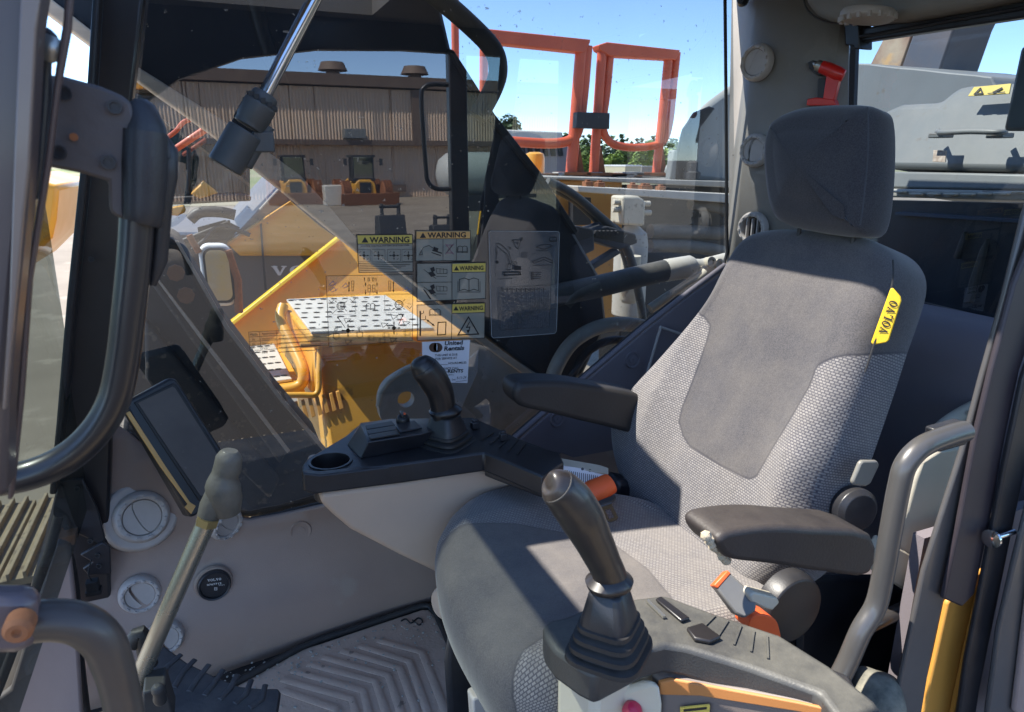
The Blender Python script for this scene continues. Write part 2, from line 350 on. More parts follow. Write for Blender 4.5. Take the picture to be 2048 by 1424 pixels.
M['greydark'] = mat('dark_grey_paint', (.022, .024, .028), (.04, .038, .036), .55, ns=5, dust=.05, spots=((.16, .13, .1), .67, 30, .6))
M['boom'] = mat('dark_boom_paint', (.018, .021, .03), (.03, .031, .036), .5, ns=3, spots=((.09, .08, .07), .68, 22, .5))
M['flange'] = mat('pale_lit_edge', (.80, .62, .45), (.56, .42, .3), .6, ns=12, stretch=(1, 1, 6))  # pale tone painted in as light on boom flange and beam edges
M['shoe'] = mat('dusty_track_shoe', (.38, .30, .20), (.20, .16, .11), .8, ns=10, bump=.4, bs=50, spots=((.14, .11, .08), .6, 14, .7))
M['cream'] = mat('cream_dusty_metal', (.62, .56, .44), (.42, .37, .28), .65, ns=14, bump=.3, bs=60, spots=((.16, .12, .09), .63, 20, .7))
M['hose'] = mat('hydraulic_hose', (.035, .042, .045), (.10, .09, .075), .6, ns=12, dust=.25)
M['rust'] = mat('rusty_metal', (.32, .12, .045), (.16, .06, .03), .8, ns=30, bump=.4, bs=90)
M['deck'] = mat('dusty_deck', (.42, .40, .35), (.30, .27, .22), .7, ns=12, bump=.3, bs=50, spots=((.15, .12, .1), .62, 18, .7))
M['plate'] = mat('galvanised_plate', (.66, .62, .54), (.52, .48, .41), .5, ns=16, dust=.15)
M['hole'] = mat('dark_hole', (.03, .022, .015), None, .9)
M['white'] = mat('white_paint', (.78, .77, .74), (.66, .64, .6), .5)
M['paper'] = mat('white_paper', (.80, .80, .84), (.72, .72, .76), .7, ns=12, amt=.3)
M['ink'] = mat('black_ink', (.015, .013, .013), None, .6)
M['inkb'] = mat('brown_ink', (.09, .045, .025), None, .6)
M['inkp'] = mat('faded_purple_ink', (.22, .05, .12), None, .6)
M['inkblue'] = mat('faded_blue_ink', (.15, .17, .35), None, .6)
M['inkg'] = mat('grey_print', (.10, .10, .11), None, .7)
M['stick'] = mat('yellow_sticker', (.66, .50, .10), (.58, .42, .08), .5, ns=20, amt=.3)
M['sticko'] = mat('orange_sticker', (.68, .38, .12), (.60, .32, .10), .5, ns=20, amt=.3)
M['film'] = film('clear_label_film', (.62, .60, .50), .40)
M['filmc'] = film('thin_label_film', (.6, .56, .46), .18)
M['filmd'] = film('grey_label_film', (.42, .45, .48), .13)
M['screen'] = mat('dusty_screen', (.085, .072, .066), (.17, .145, .125), .65, ns=5, amt=.6, spots=((.3, .27, .24), .68, 60, .5))
M['mat'] = mat('dusty_floor_mat', (.62, .45, .34), (.48, .35, .265), .85, ns=9, bump=.5, bs=130, spots=((.07, .06, .055), .66, 40, .6))
M['glassR'] = glass('side_glass', (.52, .565, .595), .155, .025, .65, dirtc=(.4, .36, .3))
M['glassW'] = glass('tinted_windscreen', (.235, .27, .26), .08, .05, .2)
M['glassB'] = glass('rear_glass', (.49, .54, .58), .05, .01, .0)
M['glassDoor'] = glass('door_glass', (.58, .74, .70), .05, .02)
M['glassD'] = glass('dark_cab_glass', (.10, .13, .15), .25, .03)
HX0, HX1, HY0, HY1 = -.245, .575, .70, 1.385
# ================================================================ SETTING OUTSIDE
GZ = -1.55
def ground():
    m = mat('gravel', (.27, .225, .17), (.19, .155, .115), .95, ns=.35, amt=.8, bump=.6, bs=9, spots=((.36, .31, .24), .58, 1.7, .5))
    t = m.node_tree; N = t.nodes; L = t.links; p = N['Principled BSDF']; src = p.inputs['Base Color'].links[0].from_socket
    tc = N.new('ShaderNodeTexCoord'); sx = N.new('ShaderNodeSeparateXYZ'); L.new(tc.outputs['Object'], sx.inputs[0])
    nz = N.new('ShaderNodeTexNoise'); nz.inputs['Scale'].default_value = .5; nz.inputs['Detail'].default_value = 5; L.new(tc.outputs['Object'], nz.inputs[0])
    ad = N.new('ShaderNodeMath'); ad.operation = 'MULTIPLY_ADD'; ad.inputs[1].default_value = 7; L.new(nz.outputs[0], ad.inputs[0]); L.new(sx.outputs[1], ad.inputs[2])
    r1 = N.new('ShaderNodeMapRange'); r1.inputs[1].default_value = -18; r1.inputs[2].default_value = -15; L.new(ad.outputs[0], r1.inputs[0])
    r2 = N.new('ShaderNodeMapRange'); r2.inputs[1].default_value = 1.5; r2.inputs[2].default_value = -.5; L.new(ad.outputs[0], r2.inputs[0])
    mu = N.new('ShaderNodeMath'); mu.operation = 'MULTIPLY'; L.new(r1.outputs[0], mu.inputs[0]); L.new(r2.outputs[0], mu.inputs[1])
    mx = N.new('ShaderNodeMix'); mx.data_type = 'RGBA'; L.new(mu.outputs[0], mx.inputs[0]); L.new(src, mx.inputs[6]); mx.inputs[7].default_value = (.05, .04, .03, 1); L.new(mx.outputs[2], p.inputs['Base Color'])  # dark band painted into the gravel so its reflection stays dim
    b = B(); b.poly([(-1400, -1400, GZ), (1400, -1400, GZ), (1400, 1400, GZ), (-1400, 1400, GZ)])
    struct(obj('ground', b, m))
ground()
# distant field behind the yard
b = B(); pts = [P(x, 347, ('Y', 45)) for x in (940, 1500)]
fieldm = mat('dry_field', (.30, .26, .17), (.16, .20, .07), .95, ns=.12, amt=1)
b.poly([(-20, 46, GZ+.02), (110, 46, GZ+.02), (240, 120, GZ+3.2), (-30, 120, GZ+3.2)])
struct(obj('field', b, fieldm))
def leaves(b, c, rad, n, size, hz=1.0):
    c = Vector(c)
    for _ in range(n):
        while True:
            v = Vector((rnd.uniform(-1, 1), rnd.uniform(-1, 1), rnd.uniform(-1, 1)))
            if v.length <= 1: break
        p = c+Vector((v.x*rad, v.y*rad, v.z*rad*hz)); a = rnd.random()*6.28; s_ = size*rnd.uniform(.5, 1.3)
        d = Vector((math.cos(a), math.sin(a), rnd.uniform(-.6, .6)))*s_; e = Vector((-math.sin(a), math.cos(a), rnd.uniform(-1, 1)))*s_*.7
        b.face([b.bm.verts.new(q) for q in (p-d, p+e, p+d, p-e)])
fol_d = mat('conifer_foliage', (.045, .085, .035), (.10, .14, .05), .8, ns=.5, amt=1)
fol_m = mat('leafy_foliage', (.09, .15, .035), (.17, .22, .05), .8, ns=.4, amt=1)
fol_l = mat('bush_foliage', (.22, .30, .05), (.13, .21, .045), .8, ns=.4, amt=1)
bark = mat('bark', (.12, .09, .06), None, .9)
b = B(); x = 985
while x < 1480:
    top = 262+rnd.uniform(-9, 9)+(8 if x > 1200 else 0); Y = rnd.uniform(92, 106)
    p0 = P(x, 342, ('Y', Y)); p1 = P(x, top, ('Y', Y)); h = p1.z-p0.z
    for k in range(9):
        f = k/9; leaves(b, (p0.x, p0.y, p0.z+h*(.1+.88*f)), 1.5*(1-f*.85), int(26*(1-f*.7)), .38, .7)
    x += rnd.uniform(7, 13)
struct(obj('treeline', b, fol_d, ang=1), 'stuff')
b = B(); x = 1075
while x < 1480:
    Y = rnd.uniform(72, 84); top = 296+rnd.uniform(-12, 14)
    if 1195 < x < 1245: top += 22
    p0 = P(x, 343, ('Y', Y)); p1 = P(x, top, ('Y', Y)); r_ = (p1.z-p0.z)*.5
    for k in range(4): leaves(b, (p0.x+rnd.uniform(-1, 1), p0.y, p0.z+r_*(.4+.4*k)), r_*.62, 70, .3)
    x += rnd.uniform(12, 20)
struct(obj('shrub_thicket', b, fol_m, ang=1), 'stuff')
for i, (px, top, lab) in enumerate([(1168, 318, 'yellow-green bush in the dry field left of the middle orange post'), (1232, 312, 'pale green bush seen through the right orange guard frame'), (1282, 300, 'tall light green bush left of the right-hand orange post'), (1335, 305, 'light green bush between the last orange post and the grey engine cover')]):
    t = thing('bush', lab, 'bush', P(px, 345, ('Y', 62)), 'bushes in the field'); p = P(px, 345, ('Y', 62)); q = P(px, top, ('Y', 62)); h = q.z-p.z
    b = B()
    for k in range(5): leaves(b, (p.x+rnd.uniform(-.6, .6), p.y, p.z+h*(.35+.13*k)), h*.4, 80, .2)
    obj('foliage', b, fol_l, t, ang=1); b = B(); b.cyl(p-Vector((0, 0, .2)), p+Vector((0, 0, h*.4)), .08, .05, 8); obj('stem', b, bark, t)
p = P(1013, 340, ('Y', 88)); q = P(1013, 236, ('Y', 88)); h = q.z-p.z
t = thing('tree', 'tall round-headed tree standing above the far tree line by the boom', 'tree', p)
b = B(); b.tube([p, p+Vector((.2, 0, h*.4)), p+Vector((0, 0, h*.8))], [.35, .25, .1], 8); obj('trunk', b, bark, t)
b = B()
for k in range(9): leaves(b, (p.x+rnd.uniform(-1.3, 1.3), p.y+rnd.uniform(-1, 1), p.z+h*(.72+.03*k)), h*.13, 55, .33)
obj('crown', b, fol_d, t, ang=1)
# small buildings far off
def farbox(name, lab, cat, px0, py0, px1, py1, Y, dy, m, roofm):
    a = P(px0, py1, ('Y', Y)); c = P(px1, py0, ('Y', Y)); a.z = min(a.z, c.z-.5)
    t = thing(name, lab, cat, ((a.x+c.x)/2, Y, a.z)); w_, h_ = c.x-a.x, c.z-a.z
    b = B(); b.box(((a.x+c.x)/2, Y+dy/2, a.z+h_*.42), (w_, dy, h_*.84)); obj('wall', b, m, t)
    b = B(); b.box(((a.x+c.x)/2, Y+dy/2, a.z+h_*.92), (w_*1.04, dy*1.04, h_*.16)); obj('roof', b, roofm, t); return t
tt = farbox('shed', 'small beige shed in the field between the orange frames', 'shed', 1250, 330, 1282, 347, 40, 3, mat('beige_wall', (.55, .48, .32), None, .8), M['white'])
tt = farbox('grey_shed', 'low grey shed with pale top right of the small beige shed', 'shed', 1283, 332, 1312, 346, 46, 3, mat('taupe_wall', (.32, .27, .22), None, .8), M['deck'])

# ---------------------------------------------------------------- reflected side of the yard (behind the camera)
GY = 1.62
def V(px, py, Yv):
    p = P(px, py, ('Y', Yv)); return Vector((p.x, 2*GY-Yv, p.z))
def corr(name, c, c2, per):
    m = mat(name, c, c2, .6, ns=.6, amt=.6); t = m.node_tree; N = t.nodes; L = t.links
    tc = N.new('ShaderNodeTexCoord'); wv = N.new('ShaderNodeTexWave'); wv.bands_direction = 'X'; wv.inputs['Scale'].default_value = 1/per*.31; L.new(tc.outputs['Object'], wv.inputs[0])
    return m
def building():
    D = 52
    p0 = V(250, 392, D); p1 = V(1330, 392, D); top = V(760, 178, D).z; mid = V(760, 286, D).z; y = p0.y
    wall_m = corr('brown_corrugated_wall', (.66, .49, .35), (.58, .42, .29), .42); trim = mat('dark_brown_trim', (.13, .085, .06), (.2, .14, .1), .7, ns=2)
    t = thing('warehouse', 'long brown corrugated metal warehouse with roof ventilators across the yard', 'warehouse', ((p0.x+p1.x)/2, y, GZ))
    # ribbed wall: real corrugation
    b = B(); pr = []; x = p0.x; k = 0
    while x < p1.x: pr.append((x, y+(.07 if k % 2 else 0))); x += .11; k += 1
    for i in range(len(pr)-1):
        (xa, ya), (xb, yb) = pr[i], pr[i+1]; b.face([b.bm.verts.new(q) for q in ((xa, ya, GZ), (xb, yb, GZ), (xb, yb, top), (xa, ya, top))])
    obj('wall', b, wall_m, t, ang=5)
    b = B(); b.box(((p0.x+p1.x)/2, y-9, (top+GZ)/2), (p1.x-p0.x, 17.6, top-GZ-.2)); obj('rear_wall', b, wall_m, t)
    b = B(); b.slab([(p0.x-.3, y+.5, top+.1), (p1.x+.3, y+.5, top+.1), (p1.x+.3, y+.5, top+.85), (p0.x-.3, y+.5, top+.85)], (0, -19, 0)); obj('roof', b, trim, t)
    b = B(); b.box(((p0.x+p1.x)/2, y+.5, mid), (p1.x-p0.x, .9, .35)); obj('canopy_band', b, trim, t)
    for px in (683, 853):
        q = V(px, 178, D-1); b = B(); b.lathe((q.x, y-2, top+.8), (0, 0, 1), [(.5, 0), (.5, .5), (1.05, .5), (.8, 1.05), (.2, 1.1)], 16); obj('ventilator', b, trim, t)
    for px in (832,): q = V(px, 250, D); b = B(); b.box((q.x, y+.15, (top+mid)/2), (.7, .35, top-mid)); obj('pilaster', b, trim, t)
    a = V(705, 268, D); b = B(); b.box((a.x, y+.6, a.z), (1.5, 1.1, .65)); obj('wall_unit', b, M['grey'], t, .03)
    a = V(795, 376, D); b = B(); b.box((a.x, y+.25, a.z), (1.1, .3, .5)); obj('wall_louvre', b, trim, t)
building()
yl = M['yellowc']
def loader(px, D, lab):
    o = V(px, 400, D); s = 1.0; t = thing('wheel_loader', lab, 'wheel loader', (o.x, o.y, GZ), 'yellow loaders parked at the warehouse')
    x, y = o.x, o.y; z = GZ
    b = B()
    for sx in (-1, 1):
        b.box((x+sx*.62, y-1.2, z+2.2), (.08, .08, 1.3)); b.box((x+sx*.62, y-2.4, z+2.2), (.08, .08, 1.3))
    b.box((x, y-1.8, z+2.9), (1.5, 1.5, .14)); b.box((x, y-1.8, z+1.5), (1.4, 1.5, .2)); obj('cab_frame', b, M['greydark'], t, .02)
    b = B(); b.box((x, y-1.8, z+2.2), (1.2, 1.1, 1.25)); obj('cab_glass', b, M['glassD'], t)
    b = B(); b.slab([(x-.75, y-.9, z+.4), (x+.75, y-.9, z+.4), (x+.62, y-.9, z+1.25), (x+.35, y-.9, z+1.5), (x-.35, y-.9, z+1.5), (x-.62, y-.9, z+1.25)], (0, -4, 0)); obj('body', b, yl, t, .04)
    b = B(); b.box((x, y-.86, z+1.0), (.7, .06, .7)); obj('grille', b, M['greydark'], t)
    for sx in (-1, 1):
        for yy in (-.6, -3.6):
            b = B(); b.lathe((x+sx*1.25, y+yy, z+.7), (sx, 0, 0), [(.25, -.28), (.62, -.28), (.7, -.2), (.7, .2), (.62, .28), (.25, .28)], 26)
            for k in range(22):
                a = k*2*math.pi/22
                for off in (-.18, 0, .18): b.box((x+sx*1.25+off, y+yy+math.cos(a+off)*.72, z+.7+math.sin(a+off)*.72), (.12, .12, .12))
            wh = obj('wheel', b, M['rust'], t)
        b = B(); b.tube([(x+sx*.8, y-1.1, z+2.6), (x+sx*1.05, y-1.1, z+2.6)], .02, 6); b.box((x+sx*1.1, y-1.1, z+2.55), (.2, .06, .4)); obj('mirror', b, M['greydark'], t)
    b = B(); b.slab([(x-1.75, y+.5, z+.05), (x+1.75, y+.5, z+.05), (x+1.75, y+.65, z+.75), (x-1.75, y+.65, z+.75)], (0, -.12, 0)); obj('blade', b, M['rust'], t, .02)
loader(738, 43, 'yellow wheel loader with rusty dozer blade parked before the warehouse')
loader(597, 45, 'yellow wheel loader without shade, parked left of its twin at the warehouse')
def tanker():
    a = V(895, 348, 37); z = a.z; c = V(985, 348, 37)
    t = thing('tank_trailer', 'pale rounded tank trailer standing at the warehouse corner', 'tank trailer', (c.x, c.y, GZ))
    b = B(); b.lathe(Vector((a.x-.6, c.y, z)), (1, 0, 0), [(.25, 0), (.8, .2), (1.1, .6), (1.15, 1.2), (1.15, 4.2), (1.0, 4.5), (.3, 4.7)], 30); obj('tank', b, mat('pale_tank', (.52, .52, .48), (.42, .41, .36), .5), t)
    b = B(); b.box((c.x, c.y, z-1.2), (4.6, 1.8, .2)); b.box((c.x+1.4, c.y, z-.6), (.2, 2, 1)); obj('chassis', b, M['greydark'], t)
    for k in (-1.5, -.5, 1.3):
        b = B(); b.lathe((c.x+k, c.y+1, GZ+.45), (0, 1, 0), [(.2, -.15), (.45, -.15), (.45, .15), (.2, .15)], 20); obj('wheel', b, M['rubber'], t)
tanker()
def bucket(px, py, D, s, lab):
    o = V(px, py, D); x, y, z = o.x, o.y, GZ
    t = thing('excavator_bucket', lab, 'excavator bucket', (x, y, z), 'spare attachments on the gravel')
    b = B(); b.loft([[(x-s*.45, y+dy, z), (x-s*.45, y+dy*.4, z+s*.95), (x-s*.45, y-s*.3, z+s*.9), (x-s*.45, y-s*.5, z)] for dy in (s*.5,)]+[[(x+s*.45, y+s*.5, z), (x+s*.45, y+s*.2, z+s*.95), (x+s*.45, y-s*.3, z+s*.9), (x+s*.45, y-s*.5, z)]]); obj('bucket_shell', b, M['greydark'], t, .03)
    b = B()
    for sx in (-.28, .28): b.slab([(x+sx*s, y+.1, z+s*.9), (x+sx*s, y+.1, z+s*1.3), (x+sx*s, y-.15, z+s*1.3), (x+sx*s, y-.25, z+s*.9)], (.05*s, 0, 0))
    b.cyl((x-.35*s, y, z+s*1.2), (x+.35*s, y, z+s*1.2), .05*s); obj('lugs', b, M['greydark'], t)
    for k in range(5): b = B(); b.box((x-.4*s+k*.2*s, y+s*.52, z+.08), (.08*s, .2*s, .12*s)); obj('tooth', b, M['rust'], t)
bucket(782, 470, 23, 1.0, 'dark excavator bucket with two lugs standing on the gravel')
bucket(885, 485, 21, .8, 'smaller dark bucket right of the tall one on the gravel')
bucket(1010, 480, 21, 1.1, 'broad dark bucket on the gravel near the tank trailer')
a = V(565, 375, 44); b = B(); b.box((a.x+2.9, a.y, GZ+.6), (1.1, 1.1, 1.2)); tag(obj('liquid_container', b, M['plate'], None, .05), 'white caged liquid container between the two loaders', 'container')
# ================================================================ OWN MACHINE, RIGHT SIDE
root = thing('boom', 'broad dark grey excavator boom slanting across behind the side glass', 'boom', P(1180, 640, ('Y', 2.2)))
pl = ('Y', 1.82)
b = B(); b.slab([Vector((-1.6, 1.82, 3.2)), Vector((.2, 1.82, 2.5))]+PL([(862, -80), (905, 105), (985, 232), (1075, 345), (1150, 465), (1205, 560), (1215, 650), (1165, 755), (1100, 775), (1060, 738), (700, 464), (270, 139), (60, -22)], pl)+[Vector((-1.6, 1.82, 2.25))], (0, .36, 0)); obj('boom_body', b, M['boom'], root, .012)
b = B(); b.slab(PL([(30, -60), (270, 130), (480, 262), (600, 350), (665, 420), (710, 474), (840, 580), (960, 668), (1095, 768), (1080, 774), (940, 672), (800, 570), (700, 492), (560, 378), (415, 262), (270, 158), (20, -30)], ('Y', 1.78)), (0, .14, 0)); obj('lower_flange', b, M['flange'], root, .004)
b = B(); b.slab(PL([(895, 96), (908, 100), (990, 228), (1080, 342), (1158, 462), (1150, 470), (1070, 350), (980, 238)], ('Y', 1.80)), (0, .05, 0)); obj('upper_flange', b, M['greydark'], root, .003)
b = B(); b.tube(spl([P(505, -20, pl), P(525, 60, pl), P(556, 150, pl), P(600, 260, pl), P(640, 400, pl)], 6), .018, 10); obj('boom_pipe', b, M['greydark'], root)
# boom cylinder
p0, p1, p2, p3 = [P(*q, ('Y', 1.54)) for q in ((640, -20), (528, 196), (492, 262), (450, 334))]
t = thing('cylinder_rod', 'bright chrome rod with dark ribbed collar slanting across the upper left of the side glass', 'cylinder rod', p3)
b = B(); b.cyl(p0, p1, mm(12, p1), None, 20); obj('piston_rod', b, M['chrome'], t)
d = (p2-p1).normalized(); b = B(); r1 = mm(32, p1)
b.lathe(p1-d*.01, d, [(r1*.72, 0), (r1*.82, .006), (r1*.82, .02), (r1, .024), (r1, .06), (r1*.93, .064), (r1*.93, (p2-p1).length)], 26); col = obj('collar', b, M['cyl'], t, .002)
b = B()
for k in range(12):
    a = k*math.pi/6; u, v = frame(d); q = p1+(u*math.cos(a)+v*math.sin(a))*r1*.86+d*.008; b.box(q, (.009, .009, .009))
obj('collar_bolts', b, M['greydark'], t)
b = B(); b.cyl(p2, p3, mm(35, p2), None, 26); b.tube([p2+Vector((.045, 0, .01)), p3+Vector((.04, 0, 0))], .012, 10); b.box(p2.lerp(p3, .3)+Vector((.045, 0, 0)), (.04, .03, .04)); obj('cylinder_barrel', b, M['cyl'], t, .003)
# thick rigid hose running over the boom
t = tag(obj('hydraulic_pipe', B().tube(spl([P(x, y, ('Y', 1.76)) for x, y in ((790, -70), (870, -10), (935, 45), (985, 98), (996, 140), (985, 180), (955, 235))], 8), mm(20, P(950, 50, ('Y', 1.76))), 18), M['hose']), 'thick dark blue-grey pipe curving over the boom against the sky', 'pipe')
# ---- toolbox with two treaded steps
t = thing('tool_box', 'yellow tool box with perforated pale step plates and raised yellow rims', 'tool box', P(700, 900, ('Y', 2.550)))
zt = P(618, 655, ('Y', 2.600)).z
bpl_ = (Vector((0, 3.38, .40)), Vector((0, -1, .62)).normalized())
b = B(); b.slab(PL([(448, 655), (676, 478), (760, 470), (1010, 610), (1010, 720), (470, 720)], bpl_), (0, .06, 0)); obj('back_plate', b, M['yellow'], t, .006)
b = B(); b.slab(PL([(446, 657), (676, 474), (682, 478), (452, 662)], (bpl_[0]+bpl_[1]*.04, bpl_[1])), (0, .05, 0)); obj('plate_edge', b, M['lemon'], t, .003)
def Z(px, py, z): return P(px, py, ('Z', z))
# main body under the upper step
n0, n1 = P(622, 668, ('Y', 2.590)), P(1000, 652, ('Y', 2.590))
b = B(); sl = lambda z: 2.59-(zt-.035-z)*.58; b.loft([[Vector((x, 2.59, zt-.035)), Vector((x, sl(-.25), -.25)), Vector((x, sl(-.25), -.75)), Vector((x, 3.4, -.75)), Vector((x, 3.4, zt-.035))] for x in (n0.x, n1.x+.2)]); fpl = (Vector((0, 2.575, zt-.035)), Vector((0, -1, .58)).normalized()); obj('box_body', b, M['yellow'], t, .02)
lipm = M['yellowc']
A4 = [Z(x, y, zt) for x, y in ((560, 606), (890, 596), (960, 668), (618, 668))]
b = B(); b.slab(A4, (0, 0, -.035)); obj('step_top', b, lipm, t, .012)
b = B(); b.tube([P(600, 690, fpl), P(960, 672, fpl)], .012, 10); b.tube(spl([P(640, 690, fpl), P(638, 740, fpl), P(634, 786, fpl), P(600, 790, fpl), P(520, 790, fpl)], 8), .011, 10); obj('rim', b, lipm, t)
# left flank of the upper step, sunlit: vertical curb with rounded corner
b = B(); b.tube(spl([P(566, 612, ('Y', 2.900)), P(562, 640, ('Y', 2.850)), P(585, 690, ('Y', 2.750)), P(606, 740, ('Y', 2.650)), P(600, 770, ('Y', 2.630)), P(560, 782, ('Y', 2.630)), P(520, 784, ('Y', 2.630))], 8), .022, 12); obj('step_curb', b, lipm, t)
b = B(); b.slab([P(566, 612, ('Y', 2.950)), P(628, 672, ('Y', 2.610)), P(622, 785, ('Y', 2.610)), P(560, 700, ('Y', 2.950))], (.02, 0, 0)); obj('step_riser', b, lipm, t, .004)
def tread(q, rows, cols, lab):
    b = B(); b.slab(q, (0, 0, -.012)); o = obj('step_plate', b, M['plate'], t, .003)
    b = B()
    for i in range(rows):
        for j in range(cols):
            v = (i+.5)/rows; u = (j+(.5 if i % 2 else .15)+.1)/(cols+.4)
            a = q[0].lerp(q[1], u); c = q[3].lerp(q[2], u); p = a.lerp(c, v); ex = (q[1]-q[0]).normalized(); ey = (q[3]-q[0]).normalized()
            pts = [p+Vector((0, 0, .0025))+ex*math.cos(k*.7854)*.014+ey*math.sin(k*.7854)*.009 for k in range(8)]
            b.poly(pts)
    h = obj('punched_holes', b, M['hole'], o)
zp = zt+.012
tread([Z(x, y, zp) for x, y in ((573, 598), (772, 590), (868, 655), (622, 662))], 7, 9, '')
zl = P(535, 768, ('Y', 2.700)).z
tread([Z(x, y, zl) for x, y in ((470, 692), (548, 686), (584, 757), (500, 768))], 6, 5, '')
b = B(); b.slab([Z(x, y, zl-.014) for x, y in ((440, 690), (560, 684), (610, 780), (470, 792))], (0, 0, -.02)); obj('lower_step', b, lipm, t, .006)
b = B()
for k in range(9):
    x0 = 560+k*14; b.slab(PL([(x0, 812-k*3.5), (x0+7, 810-k*3.5), (x0+16, 848-k*4), (x0+8, 852-k*4)], fpl), (0, .012, 0))
obj('louvre', b, M['amber'], t, .002)
# dark lower beams, left
t = thing('lower_boom_frame', 'dusty dark steel beams slanting down to the right below the black handle', 'steel frame', P(600, 1000, ('Y', 1.95)))
b = B(); b.slab(PL([(330, 470), (352, 484), (450, 655), (560, 800), (650, 905), (640, 1030), (300, 1045), (240, 900), (285, 560)], ('Y', 1.90)), (0, .25, 0)); obj('side_plate', b, M['dirty'], t, .01)
b = B(); b.slab(PL([(296, 560), (312, 556), (420, 700), (575, 905), (560, 930), (395, 700)], ('Y', 1.84)), (0, .05, 0)); obj('upper_beam', b, M['dirty'], t, .008)
b = B(); b.slab(PL([(290, 640), (340, 700), (450, 830), (560, 960), (540, 1000), (290, 760)], ('Y', 1.86)), (0, .035, 0)); obj('lower_beam', b, M['dirty'], t, .008)
b = B()
for q in ((352, 545), (372, 590)): b.lathe(P(*q, ('Y', 1.83)), (0, -1, 0), [(.02, 0), (.02, .012), (.008, .012)], 8)
obj('bolts', b, M['rust'], t)
b = B(); b.slab(PL([(350, 482), (356, 482), (456, 652), (566, 797), (656, 902), (650, 907), (560, 802), (450, 657)], ('Y', 1.885)), (0, .01, 0)); b.slab(PL([(310, 556), (315, 556), (424, 698), (580, 902), (574, 906), (418, 702)], ('Y', 1.83)), (0, .01, 0)); obj('edge_highlight', b, M['flange'], t)  # highlights painted as pale strips along the beam edges
# linkage plate with pin hole
def slab_hole(b, outer, hole, ext):
    bm = b.bm; ext = Vector(ext)
    def ring(pts): return [bm.verts.new(p) for p in pts]
    for off in (Vector((0, 0, 0)), ext):
        o_ = ring([Vector(p)+off for p in outer]); h_ = ring([Vector(p)+off for p in hole]); es = []
        for L in (o_, h_):
            for i in range(len(L)): es.append(bm.edges.new((L[i], L[(i+1) % len(L)])))
        bmesh.ops.triangle_fill(bm, edges=es, use_beauty=True)
    for L in (outer, hole):
        n = len(L)
        for i in range(n):
            a, c = Vector(L[i]), Vector(L[(i+1) % n]); b.face([bm.verts.new(q) for q in (a, c, c+ext, a+ext)])
    bmesh.ops.remove_doubles(bm, verts=bm.verts, dist=1e-5)
    return b
pl = ('Y', 1.80)
t = thing('link_arm', 'grey steel link arm with a round pin hole below the stickers', 'link arm', P(830, 860, pl))
out = spl(PL([(770, 850), (758, 805), (772, 768), (810, 742), (842, 728), (900, 700), (960, 685), (1070, 745), (1092, 775), (1060, 880), (960, 930), (830, 900)], pl), 5, True)
hc = P(812, 799, pl); hole = [hc+Vector((math.cos(k*math.pi/14)*mm(17, hc), 0, math.sin(k*math.pi/14)*mm(17, hc))) for k in range(28)]
steelg = mat('worn_grey_steel', (.52, .49, .43), (.42, .38, .31), .6, ns=7, dust=.3, spots=((.4, .36, .3), .6, 9, .5))
b = B(); slab_hole(b, out, hole, (0, .035, 0)); obj('arm_plate', b, steelg, t)
b = B(); b.slab(PL([(905, 745), (958, 700), (956, 745), (900, 870), (852, 880), (880, 810)], ('Y', 1.79)), (0, .01, 0)); obj('reinforcing_plate', b, M['white'], t, .003)
b = B(); b.tube([P(x, y, ('Y', 1.80)) for x, y in ((756, 812), (762, 785), (778, 762), (812, 739), (850, 722))], .007, 8); obj('weld_bead', b, M['cream'], t)
# bearing ring
t = thing('hose_guard_ring', 'dirty curved metal ring below the thick hose', 'guard ring', P(1180, 760, ('Y', 1.74)))
b = B(); b.tube(spl([P(x, y, ('Y', 1.74)) for x, y in ((1098, 790), (1112, 735), (1150, 680), (1215, 650), (1290, 655), (1330, 690))], 8), mm(15, P(1150, 680, ('Y', 1.74))), 14); obj('outer_ring', b, steelg, t)
b = B(); b.tube(spl([P(x, y, ('Y', 1.77)) for x, y in ((1135, 790), (1150, 740), (1180, 700), (1230, 680), (1290, 690))], 8), mm(9, P(1150, 680, ('Y', 1.74))), 12); obj('inner_ring', b, M['greydark'], t)
# ---- machinery behind
t = thing('machine_housing', 'amber side housing of the machine behind hoses and filter', 'machine housing', P(1200, 640, ('Y', 3.6)))
b = B(); b.slab(PL([(1085, 360), (1245, 360), (1245, 660), (1085, 660)], ('Y', 3.6)), (0, .3, 0)); obj('side_panel', b, M['amber'], t, .01)
b = B(); b.slab(PL([(1240, 372), (1700, 372), (1700, 800), (1240, 800)], ('Y', 3.9)), (0, .3, 0)); obj('pump_bay_shade', b, M['greydark'], t, .01)  # dark backing sheet stands in for the shade inside the recess
b = B(); b.slab(PL([(1145, 395), (1182, 395), (1182, 450), (1145, 450)], ('Y', 3.5)), (0, .05, 0)); b.slab(PL([(1146, 380), (1152, 380), (1152, 450), (1146, 450)], ('Y', 3.45)), (0, .03, 0)); obj('bracket', b, M['greydark'], t)
zd = P(1300, 352, ('Y', 3.6)).z
t = thing('deck_walkway', 'dusty flat walkway deck with rusty bolts under the orange frames', 'walkway', P(1300, 352, ('Y', 4)))
b = B(); b.slab([P(1062, 352, ('Y', 3.55)), P(1800, 372, ('Y', 3.55)), P(1800, 392, ('Y', 3.55)), P(1075, 357, ('Y', 3.55))], (0, 1.6, 0)); obj('deck_plate', b, M['deck'], t, .006)
b = B(); b.slab(PL([(1155, 372), (1700, 400), (1700, 424), (1158, 384)], ('Y', 3.2)), (0, .22, 0)); obj('edge_plate', b, M['plate'], t, .005)
